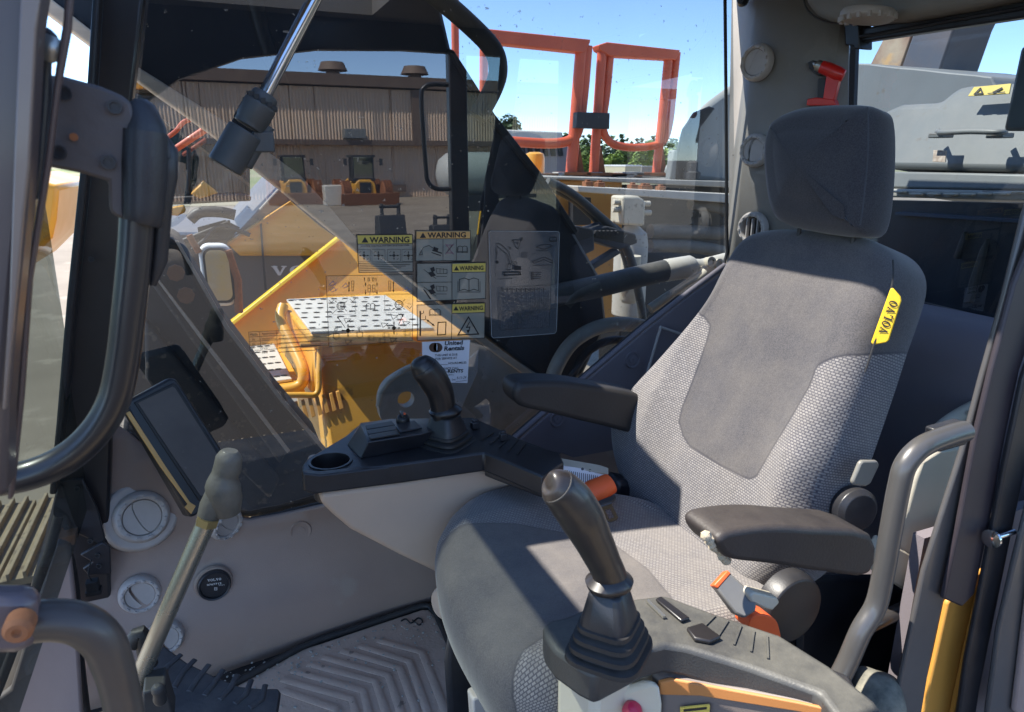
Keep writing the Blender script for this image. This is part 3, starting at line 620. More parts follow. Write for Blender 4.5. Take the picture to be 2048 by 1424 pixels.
for px in (1175, 1199, 1265, 1286, 1294, 1321):
    p = P(px, 369+(px-1175)*.062, ('Y', 3.25)); b = B(); b.lathe(p-Vector((0, 0, .02)), (0, 0, 1), [(.03, 0), (.03, .035), (.016, .035), (.016, .045)], 6); obj('bolt', b, M['rust'], t, .002)
for i in range(16):
    p = P(1090+i*21+rnd.uniform(-5, 5), 350+rnd.uniform(-3, 2), ('Y', 4.3)); b = B(); b.box(p, (.13+rnd.random()*.12, .15, .025)); obj('deck_fixing', b, M['rust'] if i % 3 == 0 else M['deck'], t, .004)
# filter and valve
t = thing('oil_filter', 'cream dusty filter canister under a square bolted valve block', 'oil filter', P(1285, 640, ('Y', 3.0)))
pl = ('Y', 3.0)
b = B(); b.slab(PL([(1246, 392), (1278, 392), (1292, 402), (1290, 452), (1244, 450)], pl), (0, .12, 0)); obj('valve_block', b, M['cream'], t, .012)
b = B()
for q in ((1300, 408), (1302, 426), (1242, 405), (1240, 420)): b.cyl(P(q[0]-9, q[1], pl)+Vector((0, .03, 0)), P(q[0]+6, q[1], pl)+Vector((0, .03, 0)), .014)
obj('valve_fittings', b, M['cream'], t, .002)
a, c = P(1272, 455, pl)+Vector((0, .08, 0)), P(1272, 640, pl)+Vector((0, .08, 0)); r_ = mm(34, a)
b = B(); b.lathe(c, (0, 0, 1), [(r_*.8, 0), (r_, .02), (r_, (a-c).length*.8), (r_*.9, (a-c).length*.92), (r_*.4, (a-c).length)], 24); obj('canister', b, steelg, t)
a, c = P(1258, 512, ('Y', 2.9)), P(1258, 605, ('Y', 2.9)); b = B(); r_ = mm(20, a); b.lathe(c, (0, 0, 1), [(r_*.7, 0), (r_, .02), (r_, (a-c).length)], 22); obj('lower_canister', b, M['cream'], t)
for i, (pts, r, lab) in enumerate([(((1300, 462), (1380, 464), (1435, 466), (1470, 455)), 14, 'upper dusty pipe running level behind the side glass'), (((1300, 492), (1370, 492), (1430, 500), (1480, 512)), 13, 'lower dusty pipe running level behind the side glass'), (((1380, 408), (1420, 412), (1460, 425)), 11, 'short dusty pipe under the bolted edge plate')]):
    tag(obj('hydraulic_pipe', B().tube(spl([P(x, y, ('Y', 3.3)) for x, y in pts], 6), mm(r, P(1380, 470, ('Y', 3.3))), 14), mat('dusty_pipe%d' % i, (.20, .19, .17), (.1, .1, .1), .7, ns=10, dust=.5)), lab, 'pipe', 'dusty pipes behind the pump bay')
t = thing('pressure_hose', 'thick hydraulic hose ending in a silver crimped fitting and bolted elbow', 'hydraulic hose', P(1330, 540, ('Y', 1.75)))
pl = ('Y', 1.75); hp = [P(x, y, pl) for x, y in ((1040, 618), (1110, 592), (1200, 572), (1270, 555), (1330, 541))]; r_ = mm(22, hp[3])
b = B(); b.tube(spl(hp, 8), r_, 18); obj('hose', b, M['hose'], t)
b = B(); b.tube([P(1326, 541, pl), P(1332, 541, pl), P(1380, 533, pl), P(1386, 532, pl)], [r_*.95, r_*1.05, r_*1.05, r_*.85], 20); b.tube([P(1384, 532, pl), P(1402, 534, pl), P(1425, 528, pl), P(1452, 522, pl)], [r_*.7, r_*.75, r_*.75, r_*.8], 16); obj('crimp_fitting', b, M['plate'], t)
b = B()
for q in ((1424, 524), (1408, 542), (1440, 528)): b.lathe(P(*q, ('Y', 1.72)), (0, -1, .2), [(.017, -.024), (.017, .0), (.010, .0), (.010, -.005)], 14)
obj('flange_bolts', b, M['cream'], t)
tag(obj('return_pipe', B().tube(spl([P(x, y, ('Y', 1.72)) for x, y in ((1300, 618), (1345, 588), (1390, 560), (1410, 545))], 5), mm(10, P(1350, 590, ('Y', 1.72))), 12), M['cream']), 'thin pale pipe slanting up to the bolted elbow', 'pipe')
t = thing('hose_bundle', 'black hoses with a clamp bracket arching down beside the boom', 'hoses', P(1250, 600, ('Y', 2.6)))
for k, pts in enumerate([((1095, 362), (1140, 385), (1190, 425), (1235, 468), (1262, 520), (1280, 600), (1286, 640)), ((1100, 372), (1150, 400), (1200, 445), (1235, 480), (1250, 510), (1262, 560))]):
    b = B(); b.tube(spl([P(x, y, ('Y', 2.55+k*.06)) for x, y in pts], 8), mm(9, P(1200, 430, ('Y', 2.55))), 12); obj('hose', b, M['hose'], t)
b = B(); b.slab(PL([(1170, 462), (1215, 452), (1272, 468), (1276, 486), (1240, 500), (1180, 480)], ('Y', 2.5)), (0, .12, 0)); b.slab(PL([(1235, 498), (1244, 506), (1180, 545), (1170, 538)], ('Y', 2.5)), (0, .05, 0)); b.slab(PL([(1150, 450), (1188, 458), (1190, 500), (1150, 520), (1140, 490)], ('Y', 2.45)), (0, .12, 0)); obj('clamp_bracket', b, M['greydark'], t, .006)
b = B(); b.tube(spl([P(x, y, ('Y', 2.6)) for x, y in ((1178, 462), (1200, 452), (1225, 456), (1240, 470))], 5), .022, 10)
for k in range(6): b.lathe(P(1190+k*8, 466, ('Y', 2.49)), (0, -1, 0), [(.012, 0), (.012, .02)], 8)
obj('hose_clamps', b, M['rubber'], t)
# ---- orange guard frames
def guard(lab, tubes, beam, feet):
    t = thing('guard_rail', lab, 'guard rail', P(beam[0][0], 350, ('Y', 4.3)), 'orange guard frames on the deck')
    Y = 4.3
    for pts, r in tubes:
        b = B(); P_ = [P(x, y, ('Y', Y)) for x, y in pts]; b.tube(spl(P_, 6) if len(P_) > 2 else P_, mm(r, P_[0]), 14); obj('tube', b, M['orange'], t)
    b = B(); b.slab(PL(beam, ('Y', Y-.04)), (0, .09, 0)); obj('top_beam', b, M['orange'], t, .006)
    for x, y in feet:
        b = B(); p = P(x, y, ('Y', Y)); b.box(p+Vector((0, 0, .01)), (.2, .16, .02)); b.slab([p+Vector((.04, 0, .02)), p+Vector((.09, 0, .02)), p+Vector((.05, 0, .2))], (0, .012, 0)); obj('foot_plate', b, M['rust'], t, .002)
    return t
guard('larger orange guard frame, its left post behind the boom', [(((968, 70), (966, 360)), 9), (((1163, 92), (1150, 250), (1142, 348)), 12), (((1175, 92), (1168, 180), (1158, 256), (1140, 280), (1100, 287), (1020, 283), (960, 280)), 10)],
      [(961, 66), (972, 57), (1182, 79), (1180, 86), (1172, 106), (985, 86)], [(1145, 350)])
guard('smaller orange guard frame right of the black joining plate', [(((1205, 92), (1196, 220), (1187, 350)), 10), (((1222, 92), (1214, 180), (1206, 250), (1218, 282), (1250, 294), (1300, 293), (1328, 280), (1340, 240), (1348, 160), (1354, 105)), 8), (((1338, 105), (1326, 220), (1312, 350)), 9)],
      [(1197, 90), (1215, 84), (1361, 100), (1358, 108), (1352, 120), (1220, 112), (1200, 100)], [(1188, 351), (1312, 351)])
b = B(); b.slab(PL([(1155, 224), (1220, 226), (1219, 258), (1153, 256)], ('Y', 4.18)), (0, .06, 0))
tag(obj('joining_plate', b, M['greydark'], None, .004), 'black rectangular plate joining the two orange frames', 'plate')
tag(obj('orange_post', B().tube([P(909, -60, ('Y', 4.4)), P(911, 130, ('Y', 4.4))], mm(8, P(909, 0, ('Y', 4.4))), 14), M['orange']), 'lone orange post against the sky left of the guard frames', 'post')
b = B(); c = P(1069, 352, ('Y', 5)); r_ = mm(20, c); h = P(1069, 304, ('Y', 5)).z-c.z
b.lathe(c, (0, 0, 1), [(r_, -.1), (r_, h*.75), (r_*.9, h*.92), (r_*.5, h)], 24); tag(obj('yellow_cap', b, M['yellowc']), 'small rounded yellow cap behind the walkway left of the orange post', 'cap')
t = thing('parked_machine', 'long grey machine body with pale top behind the left orange frame', 'machine', P(1080, 340, ('Y', 8)))
b = B(); b.slab(PL([(960, 262), (1125, 270), (1138, 296), (1138, 352), (960, 352)], ('Y', 8)), (0, 2, 0)); obj('body', b, mat('mauve_grey', (.24, .21, .22), None, .6, ns=3), t, .02)
b = B(); b.slab(PL([(950, 256), (1126, 264), (1126, 280), (950, 276)], ('Y', 7.95)), (0, 2.2, 0)); obj('top_cover', b, M['plate'], t, .02)
b = B()
for k in range(8): b.slab(PL([(1010+k*15, 282), (1018+k*15, 282), (1022+k*15, 312), (1014+k*15, 312)], ('Y', 7.97)), (0, .03, 0))
obj('vent_slots', b, M['ventdark'], t)
b = B(); b.slab(PL([(1055, 356), (1052, 345), (1165, 350), (1165, 362)], ('Y', 4.6)), (0, .3, 0)); tag(obj('yellow_beam', b, M['yellowc'], None, .01), 'short yellow beam end lying beyond the walkway', 'beam')
# engine cover seen left of the rear pillar
t = thing('engine_cover', 'pale grey rounded engine cover with a dark window recess', 'engine cover', P(1420, 360, ('Y', 3.8)))
b = B(); b.slab(spl(PL([(1352, 362), (1360, 300), (1368, 255), (1395, 220), (1430, 190), (1480, 160), (1560, 140), (1760, 140), (1760, 362)], ('Y', 3.8)), 3, True), (.55, .65, 0)); obj('cover', b, mat('pale_engine_paint', (.36, .37, .34), (.28, .28, .26), .5, ns=3, dust=.25), t, .05)
b = B(); b.slab(PL([(1350, 362), (1356, 300), (1366, 258), (1388, 225), (1420, 212), (1432, 216), (1402, 255), (1394, 320), (1392, 362)], ('Y', 3.76)), (0, .02, 0)); obj('window_recess', b, M['blackgloss'], t, .01)
b = B(); c = P(1383, 358, ('Y', 3.7)); b.lathe(c, (0, 0, 1), [(.055, 0), (.055, .04), (.035, .05), (.035, .1), (.02, .11)], 16); obj('latch', b, M['greydark'], t)
b = B(); b.slab(PL([(1340, 362), (1348, 300), (1356, 300), (1352, 362)], ('Y', 3.72)), (0, .06, 0)); obj('edge_trim', b, M['grey'], t, .01)
# ================================================================ NEIGHBOUR MACHINE (seen under the boom)
t = thing('neighbour_excavator', 'yellow and grey excavator body with white lettering beyond the tool box', 'excavator', P(560, 640, ('Y', 4.2)))
greyp = mat('taupe_side_panel', (.17, .15, .135), (.14, .125, .115), .5, ns=2)
b = B(); b.slab(PL([(300, 470), (470, 470), (600, 330), (800, 560), (800, 760), (300, 760)], ('Y', 4.2)), (0, 1.6, 0)); obj('side_panel', b, greyp, t, .01)
b = B(); b.slab(PL([(453, 485), (581, 402), (600, 418), (640, 452), (672, 474), (716, 492), (700, 512), (480, 512)], ('Y', 4.15)), (0, .04, 0)); obj('upper_panel', b, M['yellowc'], t, .008)
b = B(); b.slab(PL([(519, 440), (523, 437), (528, 512), (534, 580), (529, 580), (524, 512)], ('Y', 4.13)), (0, .01, 0)); obj('panel_seam', b, M['greydark'], t)
b = B(); b.slab(PL([(262, 140), (300, 146), (330, 176), (262, 176)], ('Y', 4.2)), (0, 1, 0)); obj('cab_roof', b, M['yellowc'], t, .02)
b = B(); b.slab(PL([(262, 178), (500, 178), (500, 400), (262, 400)], ('Y', 4.4)), (0, .02, 0)); obj('cab_glass', b, M['glassD'], t)
b = B(); b.slab(PL([(372, 225), (380, 225), (381, 395), (374, 395)], ('Y', 4.3)), (0, .08, 0)); b.slab(PL([(255, 398), (480, 388), (502, 392), (502, 402), (260, 414)], ('Y', 4.25)), (0, .1, 0)); b.slab(PL([(262, 172), (330, 172), (370, 222), (372, 232), (325, 184), (262, 184)], ('Y', 4.28)), (0, .08, 0)); b.slab(PL([(335, 490), (460, 440), (462, 452), (340, 500)], ('Y', 4.14)), (0, .05, 0)); obj('cab_frame', b, M['greydark'], t, .008)
b = B(); b.slab(PL([(330, 416), (368, 410), (372, 424), (355, 432), (332, 430)], ('Y', 4.22)), (0, .1, 0)); b.slab(PL([(395, 418), (425, 416), (425, 424), (395, 426)], ('Y', 4.22)), (0, .05, 0)); b.slab(PL([(380, 388), (408, 362), (438, 386), (400, 398)], ('Y', 4.22)), (0, .04, 0)); obj('yellow_fittings', b, M['yellowc'], t, .01)
b = B(); b.tube(spl(PL([(380, 440), (400, 425), (440, 424), (470, 430)], ('Y', 4.1)), 5), .03, 10); b.tube(spl(PL([(385, 500), (410, 480), (440, 452), (500, 470)], ('Y', 4.1)), 5), .012, 8); b.slab(PL([(395, 455), (450, 440), (480, 455), (460, 478), (400, 490)], ('Y', 4.16)), (0, .02, 0)); obj('cab_pipes', b, M['greydark'], t)
b = B(); b.slab(PL([(455, 486), (582, 402), (582, 406), (455, 492)], ('Y', 4.12)), (0, .04, 0)); obj('panel_edge', b, M['amber'], t)
b = B(); b.slab(PL([(20, 345), (118, 372), (112, 440), (104, 476), (60, 520), (20, 560)], ('Y', 3.6)), (0, 1, 0)); obj('front_fender', b, M['yellowc'], t, .02)
b = B(); b.slab(PL([(335, 300), (412, 248), (418, 262), (342, 312)], ('Y', 3.4)), (0, .08, 0)); tag(obj('orange_bar', b, M['orange'], None, .012), 'bright orange bar slanting behind the black bracket', 'bar')
tag(obj('orange_cable', B().tube(spl(PL([(336, 274), (352, 262), (368, 244), (392, 236)], ('Y', 3.3)), 6), .009, 8), M['orange']), 'thin orange cable curving above the orange bar', 'cable')
# mirror
t = thing('side_mirror', 'white-backed rectangular side mirror on a stalk below the cab windows', 'mirror', P(435, 600, ('Y', 2.9)))
pl = ('Y', 2.9)
def rrect(x0, y0, x1, y1, r, sl=0, n=5):
    o = []
    for cx, cy, a0 in ((x1-r, y0+r, -90), (x1-r, y1-r, 0), (x0+r, y1-r, 90), (x0+r, y0+r, 180)):
        for k in range(n+1):
            a = R(a0+90*k/n); px, py = cx+r*math.cos(a), cy+r*math.sin(a); o.append((px+sl*(py-y0), py))
    return o
b = B(); b.slab(PL(rrect(395, 489, 462, 612, 22, .12), pl), (0, .07, 0)); obj('shell', b, M['white'], t, .008)
b = B(); b.slab(PL(rrect(403, 496, 459, 606, 18, .12), ('Y', 2.893)), (0, .01, 0)); obj('mirror_bezel', b, M['greydark'], t)
mirr = mat('painted_reflection_glass', (.75, .52, .16), (.60, .50, .35), .25, ns=6, amt=1)  # yellow reflection put into the mirror's base colour
b = B(); b.slab(PL(rrect(408, 501, 455, 601, 15, .12), ('Y', 2.888)), (0, .01, 0)); obj('mirror_glass', b, mirr, t)
b = B(); b.tube(PL([(378, 470), (398, 505)], pl), .012, 8); b.tube(PL([(455, 500), (475, 560), (478, 625)], pl), .016, 8); obj('stalk', b, M['rust'], t)
# ================================================================ TRACK outside the windscreen
t = thing('crawler_track', 'dusty crawler track with ribbed shoes seen low through the windscreen', 'track', (-2.0, 2.9, GZ))
zt_ = -.45; e0 = Z(-60, 1190, zt_); 
q0, q1 = Z(-40, 1160, zt_), Z(120, 1010, zt_); dv = Vector((1, 0, 0))
cx_, cy_ = q0.lerp(q1, .5).x, q0.lerp(q1, .5).y
for k in range(26):
    x = cx_-2.2+k*.19
    b = B(); b.box((x, cy_, zt_), (.178, .75, .03))
    for g in (-.055, .0, .055): b.box((x+g, cy_, zt_+.025), (.014, .75, .035))
    obj('track_shoe', b, M['shoe'], t, .003)
b = B(); b.box((cx_+.2, cy_, zt_-.4), (5, .5, .5)); obj('track_frame', b, M['greydark'], t, .03)
for k in range(5):
    b = B(); b.lathe((cx_-1.8+k*.9, cy_-.3, zt_-.75), (0, 1, 0), [(.2, 0), (.2, .6)], 22); obj('track_roller', b, M['greydark'], t, .01)
# ================================================================ REAR HOOD behind the back window
XR = 2.0
def QX(pts, X=XR): return PL(pts, ('X', X))
t = thing('rear_hood', 'pale grey dusty engine hood behind the back window with a recessed ledge', 'engine hood', P(1900, 380, ('X', 2.2)))
pn = (Vector((2.0, 0, 1.1)), Vector((-1, 0, .45)).normalized())
b = B(); b.slab(PL([(1760, 226), (1800, 208), (1878, 204), (1900, 186), (1920, 172), (2110, 160), (2110, 345), (1760, 336)], pn), (.9, 0, -.1)); obj('hood_panel', b, M['grey'], t, .02)
b = B(); b.slab(PL([(1700, 341), (2110, 349), (2110, 382), (1700, 374)], (Vector((1.97, 0, 1.1)), Vector((-1, 0, .25)).normalized())), (.9, 0, -.1)); obj('lower_rail', b, M['grey'], t, .006)
b = B(); b.slab(QX([(1690, 376), (2110, 384), (2110, 404), (1690, 392)], 1.93), (.5, 0, 0)); obj('ledge', b, M['deck'], t, .006)
b = B(); b.slab(PL([(2040, 95), (2100, 60), (2100, 262), (2005, 262), (2022, 180)], (Vector((1.9, 0, 1.1)), Vector((-1, -.2, .1)).normalized())), (.04, 0, 0)); obj('bracket_plate', b, M['grey'], t, .008)
b = B()
for i in range(9): x = 1800+i*34; p = P(x, 386+rnd.uniform(-3, 3), ('X', 1.92)); b.box(p, (.02, .02+rnd.random()*.02, .006))
obj('debris', b, M['cream'], t, .002)
pm = (Vector((1.985, 0, 1.1)), pn[1])
b = B(); b.slab(PL([(1936, 192), (1948, 174), (2022, 167), (2018, 187)], (Vector((1.955, 0, 1.12)), pn[1])), (.004, 0, -.001)); st = obj('warning_decal', b, M['stick'], t)
b = B()
for q in ([(1946, 189), (1960, 175), (1963, 176), (1951, 188)], [(1962, 175), (1967, 186), (1964, 187), (1959, 177)], [(1948, 187), (1966, 185), (1966, 188), (1947, 190)], [(1984, 184), (2004, 174), (2006, 177), (1988, 186)], [(1975, 186), (2010, 183), (2010, 185), (1975, 188)]): b.poly(PL(q, (Vector((1.951, 0, 1.12)), pn[1])))
obj('decal_print', b, M['ink'], st)
b = B(); b.slab(PL([(1867, 300), (1892, 301), (1890, 324), (1865, 323)], (Vector((1.955, 0, 1.12)), pn[1])), (.004, 0, -.001)); st = obj('small_decal', b, mat('brown_decal', (.22, .15, .10), (.5, .42, .34), .6, ns=60, amt=.9), t)
# handle
t = thing('hood_handle', 'grey tubular grab handle on the rear hood', 'handle', P(1940, 270, ('X', 1.85)))
hp = [P(x, y, (Vector((X_, 0, 1.1)), pn[1])) for x, y, X_ in ((1876, 262, 1.95), (1876, 264, 1.90), (1892, 265, 1.875), (1940, 263, 1.87), (1992, 264, 1.875), (2008, 264, 1.90), (2010, 262, 1.95))]
b = B(); b.tube(spl(hp, 5), .0075, 12); obj('bar', b, M['grey'], t)
b = B()
for q in ((1882, 271), (2000, 271)):
    p = P(*q, (Vector((1.915, 0, 1.1)), pn[1])); b.box(p, (.05, .045, .014))
obj('mounting_lug', b, M['grey'], t, .003)
# second tank and exhaust stack
t = thing('rear_tank_cover', 'smooth pale grey cover with rounded end behind the hood', 'cover', P(1850, 220, ('X', 2.9)))
b = B(); b.slab(spl(QX([(1690, 134), (1800, 135), (1900, 145), (1970, 152), (1986, 162), (1988, 235), (1690, 235)], 2.9), 4, True), (1.0, 0, 0)); obj('cover', b, M['grey'], t, .04)
t = thing('counterweight_arm', 'tall rusty painted steel column rising behind the rear cover', 'steel column', P(1800, 140, ('X', 3.6)))
b = B(); b.slab(QX([(1733, 142), (1790, 30), (1800, -60), (1905, -60), (1885, 0), (1825, 68), (1800, 140)], 3.6), (.25, 0, 0)); obj('front_face', b, mat('rust_stained_paint', (.42, .33, .22), (.20, .08, .05), .6, ns=3, amt=1, spots=((.62, .36, .12), .6, 5, .7)), t, .01)
b = B(); b.slab(QX([(1800, 141), (1826, 68), (1870, -60), (1960, -60), (1908, 55), (1878, 145)], 3.57), (.3, 0, 0)); obj('side_face', b, mat('dark_blue_grey_steel', (.085, .09, .105), (.16, .12, .10), .5, ns=5), t, .01)
# gap behind the back window, its shade painted as a dark sheet
t = thing('engine_bay_wall', 'bulkhead painted dark blue as shade with pale streaks below the rear hood', 'bulkhead', P(1900, 560, ('X', 1.8)))
bay = mat('bulkhead_shade', (.012, .022, .035), (.035, .055, .07), .45, ns=3, stretch=(1, 3, .6), spots=((.12, .10, .07), .66, 4, .5))
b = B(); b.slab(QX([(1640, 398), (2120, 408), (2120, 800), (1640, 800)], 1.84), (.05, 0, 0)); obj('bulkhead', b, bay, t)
b = B(); b.slab(QX([(1790, 424), (2060, 440), (2060, 447), (1790, 430)], 1.82), (.02, 0, 0)); obj('seam_rail', b, mat('blue_seam', (.03, .07, .13), None, .4), t)
b = B(); b.slab(QX([(1938, 560), (1958, 500), (1972, 476), (1962, 520), (1940, 606), (1926, 606)], 1.82), (.02, 0, 0)); b.slab(QX([(1905, 515), (1922, 470), (1926, 462), (1928, 480), (1912, 520)], 1.82), (.02, 0, 0)); obj('strut', b, M['hose'], t, .004)

t = thing('crawler_track', 'near crawler track beneath the door side, outside the photograph', 'track', (0, -.8, GZ))
for k in range(34):
    x = -3.2+k*.19; b = B(); b.box((x, -.85, -.62), (.178, .8, .03))
    for g in (-.055, .0, .055): b.box((x+g, -.85, -.595), (.014, .8, .035))
    obj('track_shoe', b, M['shoe'], t, .003)
b = B(); b.box((0, -.85, -1.05), (6, .6, .7)); obj('track_frame', b, M['greydark'], t, .03)
b = B(); b.box((.9, .22, -.2), (3.4, .5, .18)); tag(obj('cab_step', b, M['greydark'], None, .01), 'dark step ledge below the cab door opening', 'step')
# ================================================================ CAB
cab = thing('excavator_cab', 'excavator cab interior of grey-mauve panels with a big side window, seen through its open door', 'cab', (.4, 1.1, 0))
WY = 1.62
# belt line (lower window edge), photograph order left -> right
belt = [(232, 846), (262, 868), (300, 900), (380, 975), (455, 1022), (478, 1034), (500, 1038), (560, 1026), (620, 1011), (780, 975), (960, 925), (1030, 868), (1160, 755), (1290, 645), (1380, 575), (1448, 528)]
b = B(); b.poly(PL([(245, -90), (1465, -90), (1470, 540)]+[(x, y+14) for x, y in belt[::-1]], ('Y', WY))); obj('side_window', b, M['glassR'], cab)
sealp = PL([(290, -90), (262, 200), (236, 560)]+belt+[(1453, 430), (1452, 200), (1449, -90)], ('Y', WY-.012))
b = B(); b.tube(spl(sealp, 3), .0045, 8); obj('window_seal', b, M['rubber'], cab)
# lower wall panel, curved in towards the floor
pts = PL([(150, 838)]+belt+[(1475, 520), (1760, 560)], ('Y', 1.60))
bm = bmesh.new()
poly = [(p.x, p.z) for p in pts]+[(1.75, -.03), (-.55, -.03)]
f = bm.faces.new([bm.verts.new((x, 1.60, z)) for x, z in poly])
gridcut(bm, 'X', frange(-.5, 1.7, .04)); gridcut(bm, 'Z', frange(0, .9, .03))
bmesh.ops.triangulate(bm, faces=[f for f in bm.faces if len(f.verts) > 4])
def wally(x, z):
    k = max(0, 1-z/.42); foot = .03+.09*max(0, min(1, (.55-x)/.7)); y = 1.60-foot*k*k*(3-2*k)
    cr = .33-.10*x                                         # moulded crease under the window
    y += .028*max(0, min(1, (.62-x)/.3))/(1+math.exp((z-cr)*90))
    return y
for v in bm.verts: v.co.y = wally(v.co.x, v.co.z)
bmesh.ops.recalc_face_normals(bm, faces=bm.faces)
sm = B(); sm.bm.free(); sm.bm = bm
wp = obj('side_panel', sm, M['panel'], cab, ang=60); m_ = wp.modifiers.new('solid', 'SOLIDIFY'); m_.thickness = .012; m_.offset = -1 if wp.data.polygons[0].normal.y > 0 else 1
def W(px, py, dz=0.):
    p = P(px, py, ('Y', 1.58))
    for _ in range(4): p = P(px, py, ('Y', wally(p.x, p.z)-dz))
    return p
# violet trim running up to the rear below the window
b = B(); b.slab(PL([(1031, 880), (1160, 765), (1290, 655), (1380, 585), (1462, 530), (1600, 560), (1760, 700), (1500, 1100), (1240, 960), (1120, 905), (980, 940)], ('Y', 1.597)), (0, -.012, 0)); obj('rear_trim', b, M['panel2'], cab, .005)
b = B(); b.tube(PL([(985, 922), (1034, 872), (1160, 762), (1290, 652), (1380, 582), (1450, 530)], ('Y', 1.592)), .008, 10); obj('trim_edge', b, M['panel2'], cab)
b = B(); b.tube(spl(PL([(1290, 760), (1308, 700), (1320, 660), (1330, 657), (1420, 690)], ('Y', 1.56)), 3), .004, 8); obj('pocket_edge', b, M['vent'], cab)
# floor
b = B(); b.box((.6, 1.07, -.03), (2.0, 1.14, .05)); obj('floor', b, M['rubber'], cab)
# round screw caps
def cap(px, py, rpx, Y=None):
    p = W(px, py, .008) if Y is None else P(px, py, ('Y', Y)); n = Vector((0, -1, .08)); r = mm(rpx, p)
    b = B(); b.lathe(p+Vector((0, .004, 0)), n, [(r, 0), (r, .006), (r*.9, .011), (r*.74, .010), (r*.70, .006), (r*.45, .006), (r*.4, .009), (r*.1, .009), (r*.08, .006)], 28); return obj('screw_cap', b, M['panel'] if Y is None else M['panel2'], cab)
cap(601, 1061, 22); cap(1264, 719, 18, 1.585); cap(1113, 838, 16, 1.585); cap(1512, 612, 18, 1.585)
# air vents
def vent(c, n, r, ang, up=(0, 0, 1), opening=0., slats=False, base=True):
    n = Vector(n).normalized(); u = Vector(up); u = (u-n*u.dot(n)).normalized(); v = n.cross(u)
    b = B(); b.lathe(c, n, [(r*1.12, -.004), (r*1.12, .006), (r*1.03, .013), (r*.98, .016), (r*.80, .015), (r*.77, .010), (r*.77, -.02)], 40, cap=False, up=u)
    for k in range(12):
        a = k*math.pi/6+.2; q = c+n*.0165+(u*math.cos(a)+v*math.sin(a))*r*.9
        X_ = (u*math.cos(a)+v*math.sin(a)); Y_ = n.cross(X_); Mx = Matrix((X_, Y_, n)).transposed(); b.box(q, (r*.11, r*.2, .006), Mx)
    o = obj('air_vent', b, M['vent'], cab, .0012)
    d = u*math.cos(ang)+v*math.sin(ang); e = n.cross(d)
    b = B(); b.lathe(c-n*.015, n, [(r*.78, 0), (r*.78, .002)], 30); obj('vent_duct', b, M['ventdark'], o)
    if slats:
        b = B()
        for k in (-.4, 0, .4): b.box(c+e*r*k+n*.004, (.003, r*1.3, .012), Matrix((e, d, n)).transposed())
        obj('vent_slats', b, M['vent'], o); return o
    # two flaps meeting on a curved line
    b = B(); h1 = []; h2 = []
    for k in range(17):
        t = -math.pi/2+math.pi*k/16; h1.append(c+n*.011+(e*math.cos(t)+d*math.sin(t))*r*.75)
    mid = [c+n*.011+d*r*.75*math.sin(math.pi/2-math.pi*k/16)*.98+e*r*(.18*math.cos((k-8)/8*math.pi/2)+.03+opening) for k in range(17)]
    b.slab(h1+mid, -n*.004)
    h2 = [c+n*.011+(-e*math.cos(t)+d*math.sin(t))*r*.75 for t in [-math.pi/2+math.pi*k/16 for k in range(17)]]
    mid2 = [c+n*.012+d*r*.75*math.sin(math.pi/2-math.pi*k/16)*.98+e*r*(.18*math.cos((k-8)/8*math.pi/2)) for k in range(17)]
    b.slab(h2+mid2, -n*.004); obj('vent_flap', b, M['vent'], o, .001)
    return o
n0 = Vector((.25, -1, .25))
c0 = W(283, 1033, .028)
b = B(); r_ = mm(64, c0); b.lathe(c0-n0.normalized()*.05, n0, [(r_*1.25, 0), (r_*1.15, .03), (r_*1.04, .046)], 36); obj('vent_housing', b, M['vent'], cab, .004)
vent(c0, n0, mm(46, c0), R(18)); c1 = W(280, 1187, .01); vent(c1, (.1, -1, .1), mm(35, c1), R(28), opening=.12); c2 = W(330, 1273, .012); vent(c2, (.1, -1, .15), mm(32, c2), R(15), opening=.12)
c3 = W(450, 1046, .020); vent(c3, (.5, -.8, -.2), mm(31, c3), R(40))
b = B(); b.tube(spl([W(x, y, .001) for x, y in ((222, 1096), (258, 1103), (308, 1092), (344, 1068), (354, 1030), (345, 990))], 5), .0016, 6); obj('moulding_seam', b, M['rubber'], cab)
b = B(); b.tube(spl([W(x, y, .001) for x, y in ((470, 1085), (560, 1112), (640, 1100), (720, 1075))], 5), .0012, 6); obj('moulding_seam', b, M['panel'], cab)
# rear right pillar, gently rounded
pa, pb = Vector((1.375, 1.605, 0)), Vector((1.51, 1.29, 0)); pd = (pb-pa).normalized(); pn_ = Vector((-pd.y, pd.x, 0)).normalized()
if pn_.x > 0: pn_ = -pn_
plp = (pa, pn_)
pil_out = PL([(1450, -90), (1452, 200), (1456, 430), (1444, 548), (1400, 640), (1720, 680), (1697, 400), (1703, 95), (1706, -90)], plp)
bm = bmesh.new(); bm.faces.new([bm.verts.new(p) for p in pil_out])
for k in range(1, 16):
    bmesh.ops.bisect_plane(bm, geom=bm.verts[:]+bm.edges[:]+bm.faces[:], plane_co=pa+pd*(k*.025), plane_no=pd, dist=1e-6)
Lp = (pb-pa).length
for v in bm.verts:
    t = (v.co-pa).dot(pd)/Lp; v.co += pn_*(.035*(1-(2*t-1)**2)-.0)
sm = B(); sm.bm.free(); sm.bm = bm; pil = obj('rear_pillar', sm, M['pillar'], cab, ang=60); m_ = pil.modifiers.new('solid', 'SOLIDIFY'); m_.thickness = .03
m_.offset = -1 if pil.data.polygons[0].normal.dot(pn_) > 0 else 1
def PP(px, py, off=0.):
    p = P(px, py, plp)
    for _ in range(5):
        t = (p-pa).dot(pd)/Lp; h = .035*(1-(2*t-1)**2)+off; p = P(px, py, (pa+pn_*h, pn_))
    return p
